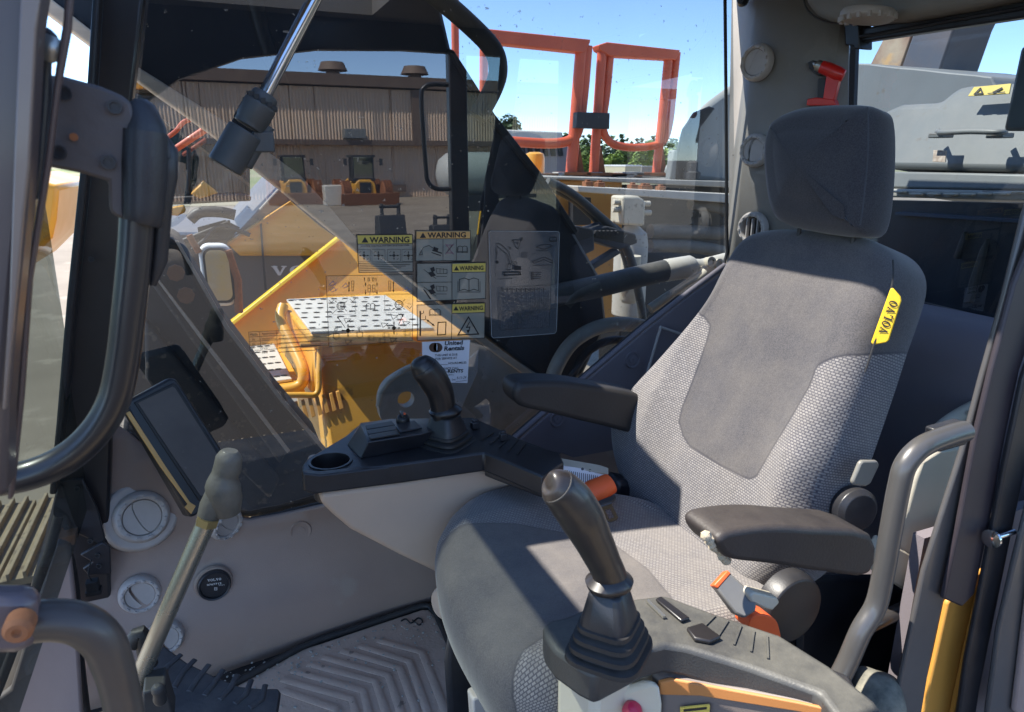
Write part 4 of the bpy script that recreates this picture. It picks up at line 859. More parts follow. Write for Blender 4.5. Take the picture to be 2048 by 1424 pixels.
for (px, py, r_, a, op, sl_) in ((1515, 125, 32, R(-25), 0, False), (1511, 301, 29, R(-10), .16, False), (1507, 456, 29, R(80), 0, True)):
    c = PP(px, py, .016); t = (c-pa).dot(pd)/Lp; n = pn_-pd*(.28*(1-2*t)); vent(c, n, mm(r_, c), a if not sl_ else R(0), opening=op, slats=sl_)
# roof with unseen hatch, its opening shaped to place sun patches; headlining
b = B(); slab_hole(b, [(-.28, .50, 1.62), (1.62, .50, 1.62), (1.62, 1.68, 1.62), (-.28, 1.68, 1.62)], [(HX0, HY0, 1.62), (HX1, HY0, 1.62), (HX1, 1.53, 1.62), (.15, 1.53, 1.62), (.13, HY1-.03, 1.62), (HX0, HY1-.03, 1.62)], (0, 0, .06)); obj('roof', b, M['pillar'], cab)
b = B(); b.slab(PL([(1590, -110), (1602, -10), (1610, 10), (1625, 30), (1650, 42), (1690, 47), (1780, 42), (1920, 16), (2130, -30), (2130, -110)], ('X', 1.40)), (.12, 0, 0)); obj('headlining', b, M['pillar'], cab, .02, seg=4)
b = B(); b.tube(spl(PL([(1604, -20), (1612, 14), (1630, 33), (1655, 44), (1692, 49)], ('X', 1.395)), 4), .0022, 6); obj('lining_seam', b, M['rubber'], cab)
c = P(1735, 36, ('X', 1.36)); t = thing('dome_speaker', 'round pale ridged speaker cover under the headlining at the rear window', 'speaker', c)
b = B(); b.lathe(c+Vector((0, 0, .01)), (-.1, .05, -1), [(.052, -.006), (.056, 0), (.056, .010), (.048, .016), (.03, .018), (.01, .018)], 32)
for k in range(16):
    a = k*math.pi/8; b.box(c+Vector((math.cos(a)*.054, math.sin(a)*.054, 0)), (.008, .008, .012))
obj('speaker_grille', b, M['vent'], t, .001)
# rear window, bar, rear wall
b = B(); b.poly([(1.52, 1.40, 1.75), (1.52, .40, 1.75), (1.52, .40, .80), (1.52, 1.40, .80)]); obj('rear_window', b, M['glassB'], cab)
b = B(); b.slab(PL([(1700, 85), (1712, 85), (1702, 360), (1697, 600), (1684, 600), (1694, 300)], ('X', 1.505)), (.012, 0, 0)); b.slab(PL([(1830, 601), (2130, 674), (2130, 682), (1830, 609)], ('X', 1.505)), (.012, 0, 0)); b.slab(PL([(1700, 52), (2130, -22), (2130, -90), (1700, -40)], ('X', 1.51)), (.012, 0, 0)); obj('rear_window_seal', b, M['rubber'], cab)
t = thing('blind_rail', 'black blind rail across the top of the rear window', 'rail', P(1850, 60, ('X', 1.46)))
b = B(); b.slab(PL([(1702, 58), (1722, 57), (2130, -20), (2130, 22), (1722, 84), (1702, 84)], ('X', 1.46)), (.03, 0, 0)); obj('rail', b, M['black'], t, .004)
b = B(); b.slab(PL([(1688, 48), (1712, 44), (1718, 52), (1718, 98), (1708, 98), (1706, 92), (1690, 90)], ('X', 1.45)), (.045, 0, 0)); obj('end_bracket', b, M['black'], t, .003)
b = B(); b.tube(PL([(1700, 77), (2130, 0)], ('X', 1.455)), .004, 8); obj('rod', b, M['black'], t)
sec = [(1.52, .815), (1.50, .828), (1.44, .815), (1.405, .79), (1.395, .74), (1.42, .60), (1.44, .0), (1.52, .0)]
b = B(); b.loft([[Vector((x, y, z)) for x, z in sec] for y in (.45, 1.62)]); obj('rear_wall', b, M['panel2'], cab, ang=50)
b = B(); c = P(1868, 651, ('X', 1.455)); b.lathe(c, (-.25, 0, 1), [(.019, -.004), (.019, .0015), (.0165, .0015), (.016, .0)], 24)
b.slab([c+Vector((-.004, .010, .002)), c+Vector((.006, .004, .002)), c+Vector((.004, -.010, .002)), c+Vector((-.008, -.002, .002))], (0, 0, .001)); obj('moulded_emblem', b, M['panel2'], cab)
# front right pillar and what hangs on it
b = B(); b.slab(PL([(205, -90), (296, -90), (264, 200), (238, 560), (224, 860), (216, 1100), (240, 1440), (150, 1440), (100, 1060), (128, 850), (150, 600), (185, 260)], ('Y', 1.56)), (0, .06, 0)); obj('front_pillar', b, M['blackpaint'], cab, .006)
b = B(); b.slab(PL([(190, -90), (204, -90), (184, 260), (150, 600), (128, 850), (112, 990), (98, 990), (112, 850), (133, 600), (168, 260)], ('Y', 1.50)), (0, .05, 0)); obj('windscreen_frame', b, M['black'], cab, .004)
b = B(); b.slab(PL([(118, 962), (165, 958), (195, 1020), (210, 1075), (206, 1092), (160, 1070), (108, 1050), (105, 1020)], ('Y', 1.53)), (0, .01, 0)); b.slab(PL([(160, 1110), (205, 1085), (220, 1095), (222, 1148), (178, 1152), (165, 1138), (185, 1125)], ('Y', 1.52)), (0, .01, 0)); obj('pillar_bracket', b, M['black'], cab, .002)
for q in ((121, 974), (155, 976), (114, 1033), (134, 1054), (181, 1081), (195, 1110), (198, 1131), (182, 519)):
    p = P(*q, ('Y', 1.52)); b = B(); b.lathe(p, (0, -1, 0), [(.0055, 0), (.0055, .004), (.0035, .004), (.0035, .001)], 12); obj('screw', b, M['greydark'], cab)
b = B(); b.slab(PL([(112, 1078), (152, 1068), (150, 1090), (118, 1094)], ('Y', 1.50)), (0, .05, 0)); obj('rusty_clip', b, M['rust'], cab, .002)
b = B(); c = P(186, 1172, ('Y', 1.48)); b.box(c, (.022, .02, .026)); b.box(c+Vector((0, 0, -.012)), (.028, .022, .01)); b.tube(spl([c+Vector((0, 0, .01)), c+Vector((-.004, 0, .03)), c+Vector((.002, .02, .05))], 4), .0015, 6); obj('wire_connector', b, M['ventdark'], cab, .003)
b = B(); b.tube(spl(PL([(130, 1090), (142, 1140), (150, 1200), (156, 1300), (172, 1440)], ('Y', 1.45)), 4), .010, 10); obj('rubber_trim', b, M['rubber'], cab)
# windscreen: upper and lower pane
def WS(y, z, o=0): return Vector((-.275-.05*max(0, (1.0-z))-o, y, z))
b = B(); b.poly([WS(.47, 1.62), WS(1.585, 1.62), WS(1.585, .45), WS(.47, .45)]); obj('windscreen', b, M['glassW'], cab)
fr = mat('mauve_dusty_panel', (.30, .23, .21), (.20, .155, .15), .5, ns=6, dust=.15, stretch=(1, 1, .4))
b = B(); b.slab(PL([(112, 1084), (138, 1092), (150, 1200), (165, 1440), (-60, 1440), (20, 1380), (75, 1200)], ('Y', 1.40)), (0, .02, 0)); obj('front_lower_panel', b, fr, cab, .005)
b = B(); b.tube(PL([(118, 1030), (100, 1100), (60, 1210), (0, 1370), (-30, 1440)], ('Y', 1.38)), mm(9, P(60, 1210, ('Y', 1.38))), 12); obj('wiper_arm', b, M['blackpaint'], cab)
# left front pillar close to the camera
def near(px, py, Y=.50): return P(px, py, ('Y', Y))
b = B(); b.slab([near(*q, .47) for q in ((-60, -90), (93, -90), (72, 60), (62, 250), (52, 420), (30, 640), (14, 820), (12, 1000), (-60, 1000))], (0, .03, 0)); obj('left_front_pillar', b, mat('mauve_brown_frame', (.065, .047, .048), (.09, .07, .062), .45, ns=4, coat=.3), cab, .006)
b = B(); b.slab([near(*q, .465) for q in ((44, -90), (92, -90), (72, 60), (58, 330), (48, 420), (28, 640), (12, 820), (4, 820), (18, 600), (28, 300))], (0, .004, 0)); obj('pillar_trim', b, mat('tan_frame_edge', (.19, .145, .12), (.14, .105, .09), .4, coat=.3), cab, .002)
b = B(); b.slab([near(*q, .50) for q in ((133, -90), (150, -90), (140, 60), (118, 180), (100, 330), (62, 560), (45, 800), (24, 1000), (14, 1000), (34, 780), (50, 560), (86, 330), (110, 140), (126, 40))], (0, .008, 0)); obj('door_glass_frame', b, mat('brown_frame', (.09, .06, .055), None, .5), cab, .002)
# upper grab handle with bracket
t = thing('grab_handle', 'big black curved grab handle hanging from a bolted plate, out of focus on the left', 'grab handle', near(200, 300, .53))
b = B(); b.slab([near(*q, .54) for q in ((78, 330), (92, 150), (120, 150), (200, 172), (242, 190), (262, 206), (268, 228), (285, 240), (305, 262), (322, 300), (324, 345), (318, 420), (304, 445), (262, 444), (228, 432), (218, 420), (216, 362), (160, 346))], (0, .012, 0)); obj('bracket_plate', b, mat('grey_brown_cast_plate', (.075, .062, .062), (.10, .085, .08), .55, ns=9, bump=.2, bs=120), t, .003)
for q in ((128, 186), (230, 214), (118, 305), (217, 325)): b = B(); b.lathe(near(*q, .538), (0, -1, 0), [(.0045, 0), (.0045, .002), (.003, .002), (.003, .0005)], 14); obj('screw', b, M['black'], t)
b = B(); b.lathe(near(148, 274, .537), (0, -1, 0), [(.0025, 0), (.0025, .001)], 10); obj('rust_hole', b, M['rust'], t)
hp = [near(*q, .55) for q in ((282, 300), (276, 400), (270, 500), (258, 620), (246, 720), (228, 800), (190, 865), (130, 918), (50, 952), (-60, 968))]
b = B(); b.tube(spl(hp, 8), mm(31, hp[3]), 24); obj('handle_tube', b, M['blackpaint'], t)
b = B(); b.tube(spl([near(*q, .545) for q in ((290, 262), (289, 330), (286, 420), (282, 444))], 4), [mm(40, hp[0]), mm(42, hp[0]), mm(40, hp[0]), mm(36, hp[0])], 24); b.lathe(near(288, 255, .55), (0, 0, 1), [(mm(42, hp[0]), -.02), (mm(40, hp[0]), .0), (mm(26, hp[0]), .014), (.004, .018)], 24); obj('socket', b, M['black'], t)
b = B(); b.tube([near(*q, .56) for q in ((322, 270), (332, 300), (332, 350), (325, 400), (318, 520), (304, 570))], [.004, .008, .008, .007, .006, .003], 12); obj('rear_strap', b, M['black'], t)
b = B(); b.slab([near(*q, .52) for q in ((78, 56), (95, 52), (108, 66), (118, 92), (112, 110), (98, 108), (96, 200), (86, 330), (75, 400), (42, 398), (60, 260), (70, 130))], (0, .012, 0)); obj('hinge_strap', b, M['black'], t, .003)
b = B(); b.lathe(near(100, 98, .515), (0, -1, 0), [(.008, 0), (.008, .004), (.003, .006)], 8); obj('hinge_bolt', b, M['steel'], t)
t = thing('lower_grab_handle', 'grey brown tubular grab handle with rusty bolt in the bottom left corner', 'grab handle', near(60, 1250, .47))
b = B(); b.slab([near(*q, .47) for q in ((-60, 1196), (60, 1196), (72, 1215), (74, 1280), (66, 1300), (30, 1312), (-60, 1314))], (0, .02, 0)); obj('end_plate', b, mat('mauve_handle', (.115, .085, .09), (.08, .06, .065), .42, coat=.3, ns=7), t, .006)
hp = [near(*q, .485) for q in ((40, 1246), (110, 1240), (165, 1250), (205, 1282), (226, 1330), (240, 1380), (258, 1470))]
b = B(); b.tube(spl(hp, 8), [mm(42, hp[0]), mm(42, hp[0]), mm(42, hp[1]), mm(40, hp[3]), mm(38, hp[3]), mm(36, hp[4]), mm(36, hp[4])], 24); obj('handle_tube', b, mat('bronze_grey_tube', (.055, .043, .038), (.095, .078, .058), .45, coat=.15, ns=9), t)
b = B(); b.lathe(near(35, 1262, .455), (0, -1, 0), [(.0085, -.012), (.0085, 0), (.006, .003), (.003, .003), (.002, .001)], 16); obj('bolt', b, M['rust'], t)
# ---- rear left door pillar
def bp(pts, Y, dY, m, name, bv=.004): b = B(); bv = min(bv, .003); b.slab(PL(pts, ('Y', Y)), (0, .009, 0)); return obj(name, b, m, cab, bv)
grp = mat('grey_door_frame', (.085, .08, .08), (.065, .06, .06), .42, coat=.3, ns=5)
bp([(2130, 200), (2052, 430), (2010, 600), (1965, 760), (1927, 903), (1889, 1020), (1850, 1143), (1818, 1290), (1789, 1424), (1780, 1480), (1835, 1480), (1860, 1330), (1885, 1215), (1920, 1060), (1948, 900), (1985, 740), (2030, 560), (2130, 300)], .60, .05, grp, 'door_pillar', .006)
seal = mat('violet_black_rubber', (.035, .028, .035), (.055, .045, .05), .5, ns=9)
bp([(2130, 320), (2030, 570), (1985, 740), (1950, 890), (1920, 1050), (1888, 1198), (1925, 1214), (1950, 1188), (1980, 1050), (2006, 900), (2040, 740), (2130, 480)], .585, .03, seal, 'door_seal', .008)
bp([(1930, 1160), (1972, 1140), (1990, 1130), (1962, 1250), (1925, 1424), (1915, 1480), (1835, 1480), (1848, 1424), (1874, 1310), (1896, 1208)], .61, .04, M['amber'], 'painted_sill', .008)
bp([(1975, 1180), (1962, 1180), (1935, 1300), (1908, 1424), (1900, 1480), (1910, 1480), (1922, 1424), (1945, 1310)], .60, .02, M['amber'], 'sill_flange', .002)
bp([(2130, 520), (2048, 760), (2012, 930), (1985, 1070), (1960, 1200), (1935, 1320), (1912, 1480), (1945, 1480), (1960, 1380), (1995, 1210), (2030, 1040), (2060, 900), (2130, 700)], .572, .015, M['black'], 'weather_strip', .004)
bp([(2130, 860), (2062, 1000), (2030, 1130), (2000, 1260), (1970, 1480), (2130, 1480)], .55, .02, grp, 'door_edge', .006)
bp([(2130, 920), (2080, 1020), (2060, 1180), (2030, 1424), (2130, 1480)], .54, .006, fr, 'door_skin', .003)
b = B(); a = P(1985, 1077, ('Y', .565)); b.cyl(a+Vector((.05, 0, 0)), a, .0045); b.lathe(a, (-1, 0, 0), [(.014, 0), (.014, .004), (.005, .006)], 18); obj('striker_pin', b, M['chrome'], cab)
# opaque shell towards the rear on the door side (below window height)
b = B(); b.box((1.28, .66, .25), (.55, .02, .62)); obj('rear_side_wall', b, M['panel2'], cab)
b = B(); b.box((1.50, .60, 1.1), (.32, .03, 1.04)); obj('unseen_rear_blocker', b, M['black'], cab)  # unseen, added to block the sky's reflection in the side glass
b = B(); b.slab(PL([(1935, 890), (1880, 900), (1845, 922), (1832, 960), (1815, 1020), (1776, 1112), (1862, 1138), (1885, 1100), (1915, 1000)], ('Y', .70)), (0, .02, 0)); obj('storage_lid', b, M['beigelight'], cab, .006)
b = B(); b.slab(PL([(1778, 1084), (1862, 1132), (1858, 1150), (1820, 1188), (1760, 1150), (1762, 1110)], ('Y', .69)), (0, .03, 0)); obj('storage_step', b, M['beigelight'], cab, .004)
b = B(); b.slab(PL([(1760, 1155), (1880, 1215), (1800, 1480), (1600, 1480), (1600, 1155)], ('Y', .80)), (0, .02, 0)); obj('heater_box', b, M['black'], cab, .01)
tag(obj('gas_strut', B().tube(PL([(1740, 1250), (1850, 1198)], ('Y', .68)), mm(15, P(1800, 1220, ('Y', .68))), 14), M['blackpaint']), 'short black strut behind the grey door rail', 'strut')
tag(obj('cream_pipe', B().tube(spl(PL([(1850, 900), (1880, 862), (1915, 835), (1970, 805)], ('Y', .85)), 5), mm(16, P(1900, 840, ('Y', .85))), 14), M['cream']), 'thick cream pipe running into the cab corner behind the seat', 'pipe')
# grab rail at the door
t = thing('door_grab_rail', 'bent grey tubular rail in front of the seat at the door post', 'grab rail', P(1640, 1424, ('Y', .52)))
hp = PL([(1930, 862), (1895, 872), (1845, 893), (1812, 928), (1798, 975), (1782, 1060), (1768, 1140), (1752, 1210), (1722, 1262), (1692, 1330), (1655, 1400), (1630, 1460)], ('Y', .53)); r_ = mm(21, hp[5])
b = B(); b.tube(spl(hp, 6), r_, 24); obj('rail_tube', b, M['tubegrey'], t)
b = B(); b.slab(PL([(1878, 862), (1938, 845), (1935, 890), (1878, 906)], ('Y', .53)), (0, .02, 0)); obj('rail_clamp', b, M['black'], t, .003)
# ================================================================ THINGS IN THE CAB
# floor mat
t = thing('floor_mat', 'dusty brown rubber floor mat with raised chevron ribs', 'floor mat', (.2, 1.3, 0))
def F(x, y, z=.006): return P(x, y, ('Z', z))
mo = [F(*q) for q in ((845, 1219), (862, 1220), (876, 1240), (905, 1310), (960, 1470), (330, 1470), (400, 1400), (500, 1352), (600, 1300), (640, 1288), (740, 1254))]
b = B(); b.slab(mo, (0, 0, -.006)); obj('mat_base', b, M['mat'], t, .002)
b = B(); b.tube([F(*q, .012) for q in ((400, 1402), (500, 1350), (598, 1296), (636, 1280), (740, 1246), (840, 1212), (858, 1212), (872, 1226), (908, 1306), (965, 1470))], .009, 10); obj('mat_rim', b, M['rubber'], t)
Zm = lambda L: [(400+x*.293, 1024+y*.293) for x, y in L]
b = B()
for ch in ([(1215, 875), (1515, 955), (1690, 1400)], [(1085, 910), (1430, 1018), (1565, 1400)], [(965, 945), (1365, 1062), (1490, 1400)], [(840, 990), (1285, 1112), (1380, 1400)], [(740, 1035), (1195, 1152), (1280, 1400)], [(630, 1080), (1112, 1217), (1160, 1400)], [(560, 1140), (1035, 1272), (1070, 1400)], [(560, 1215), (925, 1340), (940, 1400)]):
    q = [F(x, y, .008) for x, y in Zm(ch)]; wd = .0075
    b.tube(q, .0095, 10, flat=.17, flatdir=(0, 0, 1))
obj('mat_ribs', b, M['mat'], t)
b = B(); b.tube(spl([F(*q, .008) for q in ((802, 1242), (812, 1238), (822, 1246), (836, 1236), (845, 1242), (838, 1250), (825, 1240))], 4), .002, 6); obj('tar_smear', b, M['rubber'], t)
b = B()
for _ in range(260):
    x, y = rnd.uniform(-.1, .42), rnd.uniform(1.12, 1.50)
    if rnd.random() < .5: y = 1.50-abs(rnd.gauss(0, .05))
    s_ = rnd.uniform(.0008, .0028); b.box((x, y, .0075+s_*.3), (s_*2, s_*1.6, s_), Matrix.Rotation(rnd.random()*3, 3, 'Z'))
g_ = obj('grit', b, M['deck'], t); g_['kind'] = 'stuff'
cap_ = W(241, 972, .004); b = B(); b.lathe(cap_, (0, -1, .1), [(.006, -.004), (.006, .002), (.004, .003), (.003, .001)], 14); obj('panel_screw', b, M['greydark'], cab)
# travel lever and pedal
t = thing('travel_lever', 'straight steel travel lever topped by a dusty grey rubber grip', 'lever', P(280, 1350, ('Y', 1.05)))
hp = PL([(268, 1380), (288, 1333), (345, 1200), (413, 1044)], ('Y', 1.05)); b = B(); b.tube(hp, [mm(17, hp[0]), mm(18, hp[1]), mm(18, hp[2]), mm(19, hp[3])], 20); obj('lever_tube', b, mat('steel_lever_tube', (.46, .44, .38), (.36, .33, .27), .28, metal=.85, ns=9), t)
b = B(); q = P(414, 1042, ('Y', 1.045)); b.lathe(q, (.35, 0, .9), [(mm(22, q), -.006), (mm(23, q), .006)], 6); obj('brass_nut', b, mat('brass', (.55, .42, .2), None, .35, metal=.8), t)
hp = PL([(415, 1038), (424, 1012), (436, 982)], ('Y', 1.05)); b = B(); b.tube(hp, [mm(21, hp[0]), mm(24, hp[0]), mm(22, hp[0])], 18)
hp = PL([(460, 901), (458, 914), (455, 936), (450, 950), (446, 972), (450, 1000), (454, 1026)], ('Y', 1.05)); k_ = mm(1, hp[3]); b.tube(spl(hp, 3), [15*k_, 25*k_, 27*k_, 26*k_, 34*k_, 33*k_, 26*k_], 22)
obj('rubber_grip', b, mat('dusty_rubber_grip', (.085, .076, .062), (.19, .165, .13), .6, ns=18, dust=.3, bump=.6, bs=110, coat=.1), t)
t = thing('travel_pedal', 'black rubber travel pedal with chevron tread beside the lever foot', 'pedal', P(400, 1370, ('Z', .12)))
zz = .125; pt = (Vector((.05, 1.1, .12)), Vector((.12, -.12, 1)).normalized())
b = B(); b.slab(PL([(282, 1300), (300, 1288), (330, 1292), (375, 1325), (430, 1352), (480, 1372), (520, 1376), (556, 1376), (562, 1384), (556, 1424), (548, 1470), (400, 1470), (330, 1424), (285, 1360)], pt), pt[1]*-.015); obj('pedal_pad', b, M['pedal'], t, .004)
b = B(); ptu = (pt[0]+pt[1]*.0005, pt[1])
for k in range(7):
    A_, B_, C_ = (1130+108*k, 1225+28*k), (1190+112*k, 1100+40*k), (1290+100*k, 1015+36*k)
    q = PL([(x*.2808, 1024+y*.2808) for x, y in (A_, B_, C_)], ptu)
    b.tube(q, .006, 10, flat=.5, flatdir=pt[1])
obj('tread_ribs', b, M['pedal'], t, .0015)
b = B(); b.slab(PL([(285, 1385), (330, 1375), (350, 1440), (285, 1440)], ('Y', 1.0)), (0, .05, 0)); b.lathe(P(316, 1378, ('Y', .98)), (0, -.2, 1), [(.008, -.03), (.010, -.02), (.008, -.01), (.010, 0), (.006, .008)], 14); obj('pedal_bracket', b, M['greydark'], t, .003)
b = B(); b.tube(spl(PL([(262, 1290), (280, 1266), (290, 1300), (300, 1330)], ('Y', 1.15)), 4), mm(16, P(280, 1290, ('Y', 1.15))), 12); obj('lever_boot', b, M['rubber'], t)
# monitor
nm = Vector((.42, -.84, .32)).normalized(); pm_ = (P(350, 900, ('Y', 1.42)), nm)
t = thing('monitor', 'black framed display monitor with an orange side stripe, tilted at the front corner', 'monitor', P(385, 1030, pm_))
b = B(); b.slab(PL([(248, 806), (340, 756), (352, 757), (362, 770), (448, 905), (470, 950), (412, 1010), (392, 1032), (380, 1034)], pm_), nm*-.035); obj('housing', b, M['black'], t, .005)
pf = (pm_[0]+nm*.002, nm)
b = B(); b.slab(PL([(268, 805), (346, 766), (354, 770), (440, 908), (462, 948), (405, 1002), (398, 1002), (330, 900)], pf), nm*-.006); obj('bezel', b, M['rubber'], t, .002)
b = B(); b.slab(PL([(276, 806), (345, 773), (350, 776), (434, 908), (452, 944), (404, 992), (400, 990), (336, 896)], (pm_[0]+nm*.004, nm)), nm*-.003); obj('screen', b, M['screen'], t)
b = B(); b.slab(PL([(252, 826), (260, 822), (330, 930), (380, 1004), (392, 1012), (383, 1028), (370, 1014), (376, 1008), (320, 932)], (pm_[0]+nm*.004, nm)), nm*-.004); obj('orange_stripe', b, M['sticko'], t, .001)
# hour meter
c = W(428, 1168, .018); t = thing('hour_meter', 'small round black hour meter in the side panel', 'meter', c); n = Vector((.12, -1, .10)).normalized(); r_ = mm(31, c)
b = B(); b.lathe(c-n*.01, n, [(r_*1.2, .006), (r_*1.12, .012), (r_*1.02, .012)], 36, cap=False); obj('recess_ring', b, M['panel'], t)
b = B(); b.lathe(c, n, [(r_, -.01), (r_, .010), (r_*.93, .013), (r_*.86, .012), (r_*.83, .006), (r_*.01, .006)], 40); obj('bezel', b, M['black'], t)
HM = (c+n*.0085, n)
# hammer
t = thing('emergency_hammer', 'red emergency hammer with a steel head clipped on the rear pillar', 'hammer', PP(1655, 205, .02))
HP = lambda q, o=.03: PP(q[0], q[1], o)
b = B(); b.tube([HP(q) for q in ((1642, 133), (1655, 138), (1676, 148), (1688, 152))], [mm(12, HP((1670, 145))), mm(13, HP((1670, 145))), mm(14, HP((1670, 145))), mm(11, HP((1670, 145)))], 16); b.slab([HP(q, .02) for q in ((1658, 150), (1684, 158), (1672, 206), (1650, 205))], pn_*.018); b.slab([HP(q, .015) for q in ((1622, 199), (1640, 196), (1676, 200), (1680, 212), (1620, 212))], pn_*.025); obj('handle', b, M['red'], t, .002)
b = B(); b.tube([HP(q) for q in ((1634, 130), (1652, 137))], mm(11, HP((1640, 133))), 14); b.lathe(HP((1636, 131)), HP((1622, 124))-HP((1640, 133)), [(.008, 0), (.008, .006), (.002, .014)], 12); obj('steel_head', b, M['steel'], t)
b = B(); b.slab([HP(q, .012) for q in ((1642, 158), (1658, 158), (1656, 200), (1640, 200))], pn_*.02); b.slab([HP(q, .008) for q in ((1619, 126), (1630, 121), (1640, 126), (1650, 150), (1640, 152), (1622, 138))], pn_*.014); obj('holder', b, M['greydark'], t, .002)
b = B(); c = PP(1488, 2, .01); b.lathe(c, pn_, [(.014, 0), (.016, .01), (.010, .02)], 12); tag(obj('coat_hook', b, M['black'], None), 'black hook at the top of the rear pillar', 'hook')
# ================================================================ SEAT
seat = thing('operator_seat', 'grey cloth operator seat with woven side bolsters, headrest and yellow badge', 'seat', (.62, .94, 0))
bp0 = Vector((.80, 0, .42)); bV = Vector((.18, 0, .58)).normalized(); bN = Vector((-.58, 0, .18)).normalized(); bU = Vector((0, 1, 0))
def BQ(px, py, h=0.):
    p = P(px, py, (bp0+bN*h, bN))-bp0; return (p.y, p.dot(bV))
fo = [(1447, 540), (1470, 492), (1500, 466), (1560, 455), (1640, 460), (1710, 470), (1758, 488), (1786, 520), (1792, 560), (1776, 620), (1752, 690), (1730, 760), (1700, 850), (1672, 930), (1640, 1010), (1620, 1080), (1580, 1150), (1480, 1190), (1380, 1110), (1300, 1042), (1262, 1000), (1242, 945), (1236, 890), (1244, 840), (1275, 790), (1330, 720), (1392, 640), (1425, 590)]
ol = [(v.x, v.y) for v in spl([Vector(BQ(x, y, -.03))for x, y in [(a, b_) for a, b_ in fo]], 5, True)] if False else None
pts2 = [Vector((*BQ(x, y, -.02), 0)) for x, y in fo]; ol = [(v.x, v.y) for v in spl(pts2, 5, True)]
smooth_reg = [BQ(x, y) for x, y in ((1200, 200), (1350, 600), (1398, 622), (1416, 636), (1426, 652), (1420, 680), (1398, 750), (1376, 820), (1371, 846), (1378, 872), (1392, 894), (1450, 930), (1500, 956), (1515, 960), (1530, 954), (1560, 905), (1600, 840), (1638, 775), (1648, 735), (1672, 722), (1700, 712), (1745, 705), (1860, 706), (2100, 500), (1900, 200))]
yc = sum(a for a, _ in ol)/len(ol); vmin = min(v for _, v in ol); vmax = max(v for _, v in ol)
def hback(u, v):
    s = (v-vmin)/(vmax-vmin); du = abs(u-yc); wd = .17+.06*(1-s)
    bol = .034*max(0, min(1, (du-wd*.45)/(wd*.45)))**1.6*max(0, 1-abs(s-.42)/.5)
    lum = .012*math.exp(-((s-.3)/.16)**2)
    return bol+lum-.010*math.exp(-((s-.95)/.1)**2)
pillow('backrest', M['fabric'], seat, ol, bp0, bU, bV, bN, .115, .036, .006, hback, 190, 34, smooth_reg)
# cushion
co = [P(x, y, ('Z', .415)) for x, y in ((869, 1110), (876, 1170), (900, 1240), (940, 1315), (990, 1390))]
far = [P(x, y, ('Z', .43)) for x, y in ((1262, 1000), (1150, 990), (1060, 976), (960, 1006), (905, 1036), (880, 1065))]
lo = [(p.x, p.y) for p in co]+[(.325, .722), (.39, .698), (.55, .69), (.70, .69), (.80, .715), (.84, .80), (.85, 1.05)]+[(p.x, p.y) for p in far]
col_ = [(v.x, v.y) for v in spl([Vector((a, b_, 0)) for a, b_ in lo], 5, True)]
cen = [P(x, y, ('Z', .455)) for x, y in ((850, 1092), (871, 1082), (934, 1068), (1037, 1065), (1136, 1072), (1228, 1090), (1294, 1137), (1340, 1190), (1350, 1215), (1300, 1262), (1200, 1275), (1110, 1280), (1084, 1287), (1051, 1308), (1026, 1342), (1018, 1378), (1020, 1440), (880, 1440), (800, 1200))]
cm = [(p.x, p.y) for p in cen]
def hcush(u, v):
    du = abs(v-.93); s = u-.34
    return .022*max(0, min(1, (du-.10)/.11))**1.5+.010*math.exp(-((s-.10)/.10)**2)-.012*max(0, min(1, (u-.6)/.2))
pillow('cushion', M['fabric'], seat, col_, Vector((0, 0, .45)), Vector((1, 0, 0)), Vector((0, 1, 0)), Vector((0, 0, 1)), .11, .05, .008, hcush, 190, 34, cm)
# headrest
hN = Vector((-1, 0, .16)).normalized(); hV = Vector((.16, 0, 1)).normalized(); h0 = Vector((.955, 0, 1.14))
ho = [(1523, 310), (1529, 268), (1546, 234), (1590, 213), (1650, 205), (1705, 205), (1732, 212), (1742, 240), (1743, 310), (1738, 390), (1728, 446), (1708, 470), (1650, 467), (1590, 456), (1552, 444), (1536, 420), (1527, 370)]
q = [P(x, y, (h0-hN*.02, hN))-h0 for x, y in ho]; hol = [(v.x, v.y) for v in spl([Vector((p.y, p.dot(hV), 0)) for p in q], 5, True)]
pillow('headrest', M['fabricd'], seat, hol, h0, bU, hV, hN, .095, .046, .018, lambda u, v: 0, 130, 12, [(-9, -9), (9, -9), (9, 9), (-9, 9)])
b = B()
b.cyl((1.0, .86, .96), (1.0, .86, 1.06), .004)
obj('headrest_post', b, M['greydark'], seat)
b = B(); b.cyl((1.0, .98, .96), (1.0, .98, 1.06), .004); obj('headrest_post', b, M['greydark'], seat)
# seam piping on the bolster edge
def BP3(px, py, h): return P(px, py, (bp0+bN*h, bN))
b = B(); b.tube(spl([BP3(*q, .012) for q in ((1786, 520), (1786, 560), (1770, 622), (1748, 690), (1730, 745))], 5), .0016, 6); obj('side_seam', b, M['rubber'], seat)
b = B(); b.tube(spl([P(x, y, (h0+hN*.006, hN)) for x, y in ((1735, 214), (1737, 260), (1734, 330), (1726, 410), (1720, 450))], 5), .0013, 6); obj('headrest_seam', b, mat('grey_thread', (.05, .05, .055), None, .8), seat)
# badge
bdn = Vector((-.80, -.58, .10)).normalized(); bd0 = BP3(1765, 640, .012)+bdn*.006; bpl = (bd0, bdn)
b = B(); b.slab(PL([(1781, 577), (1786, 576), (1801, 593), (1803, 601), (1778, 680), (1773, 685), (1746, 690), (1742, 685)], bpl), bdn*-.006); badge = obj('badge', b, M['lemon'], seat, .0015)
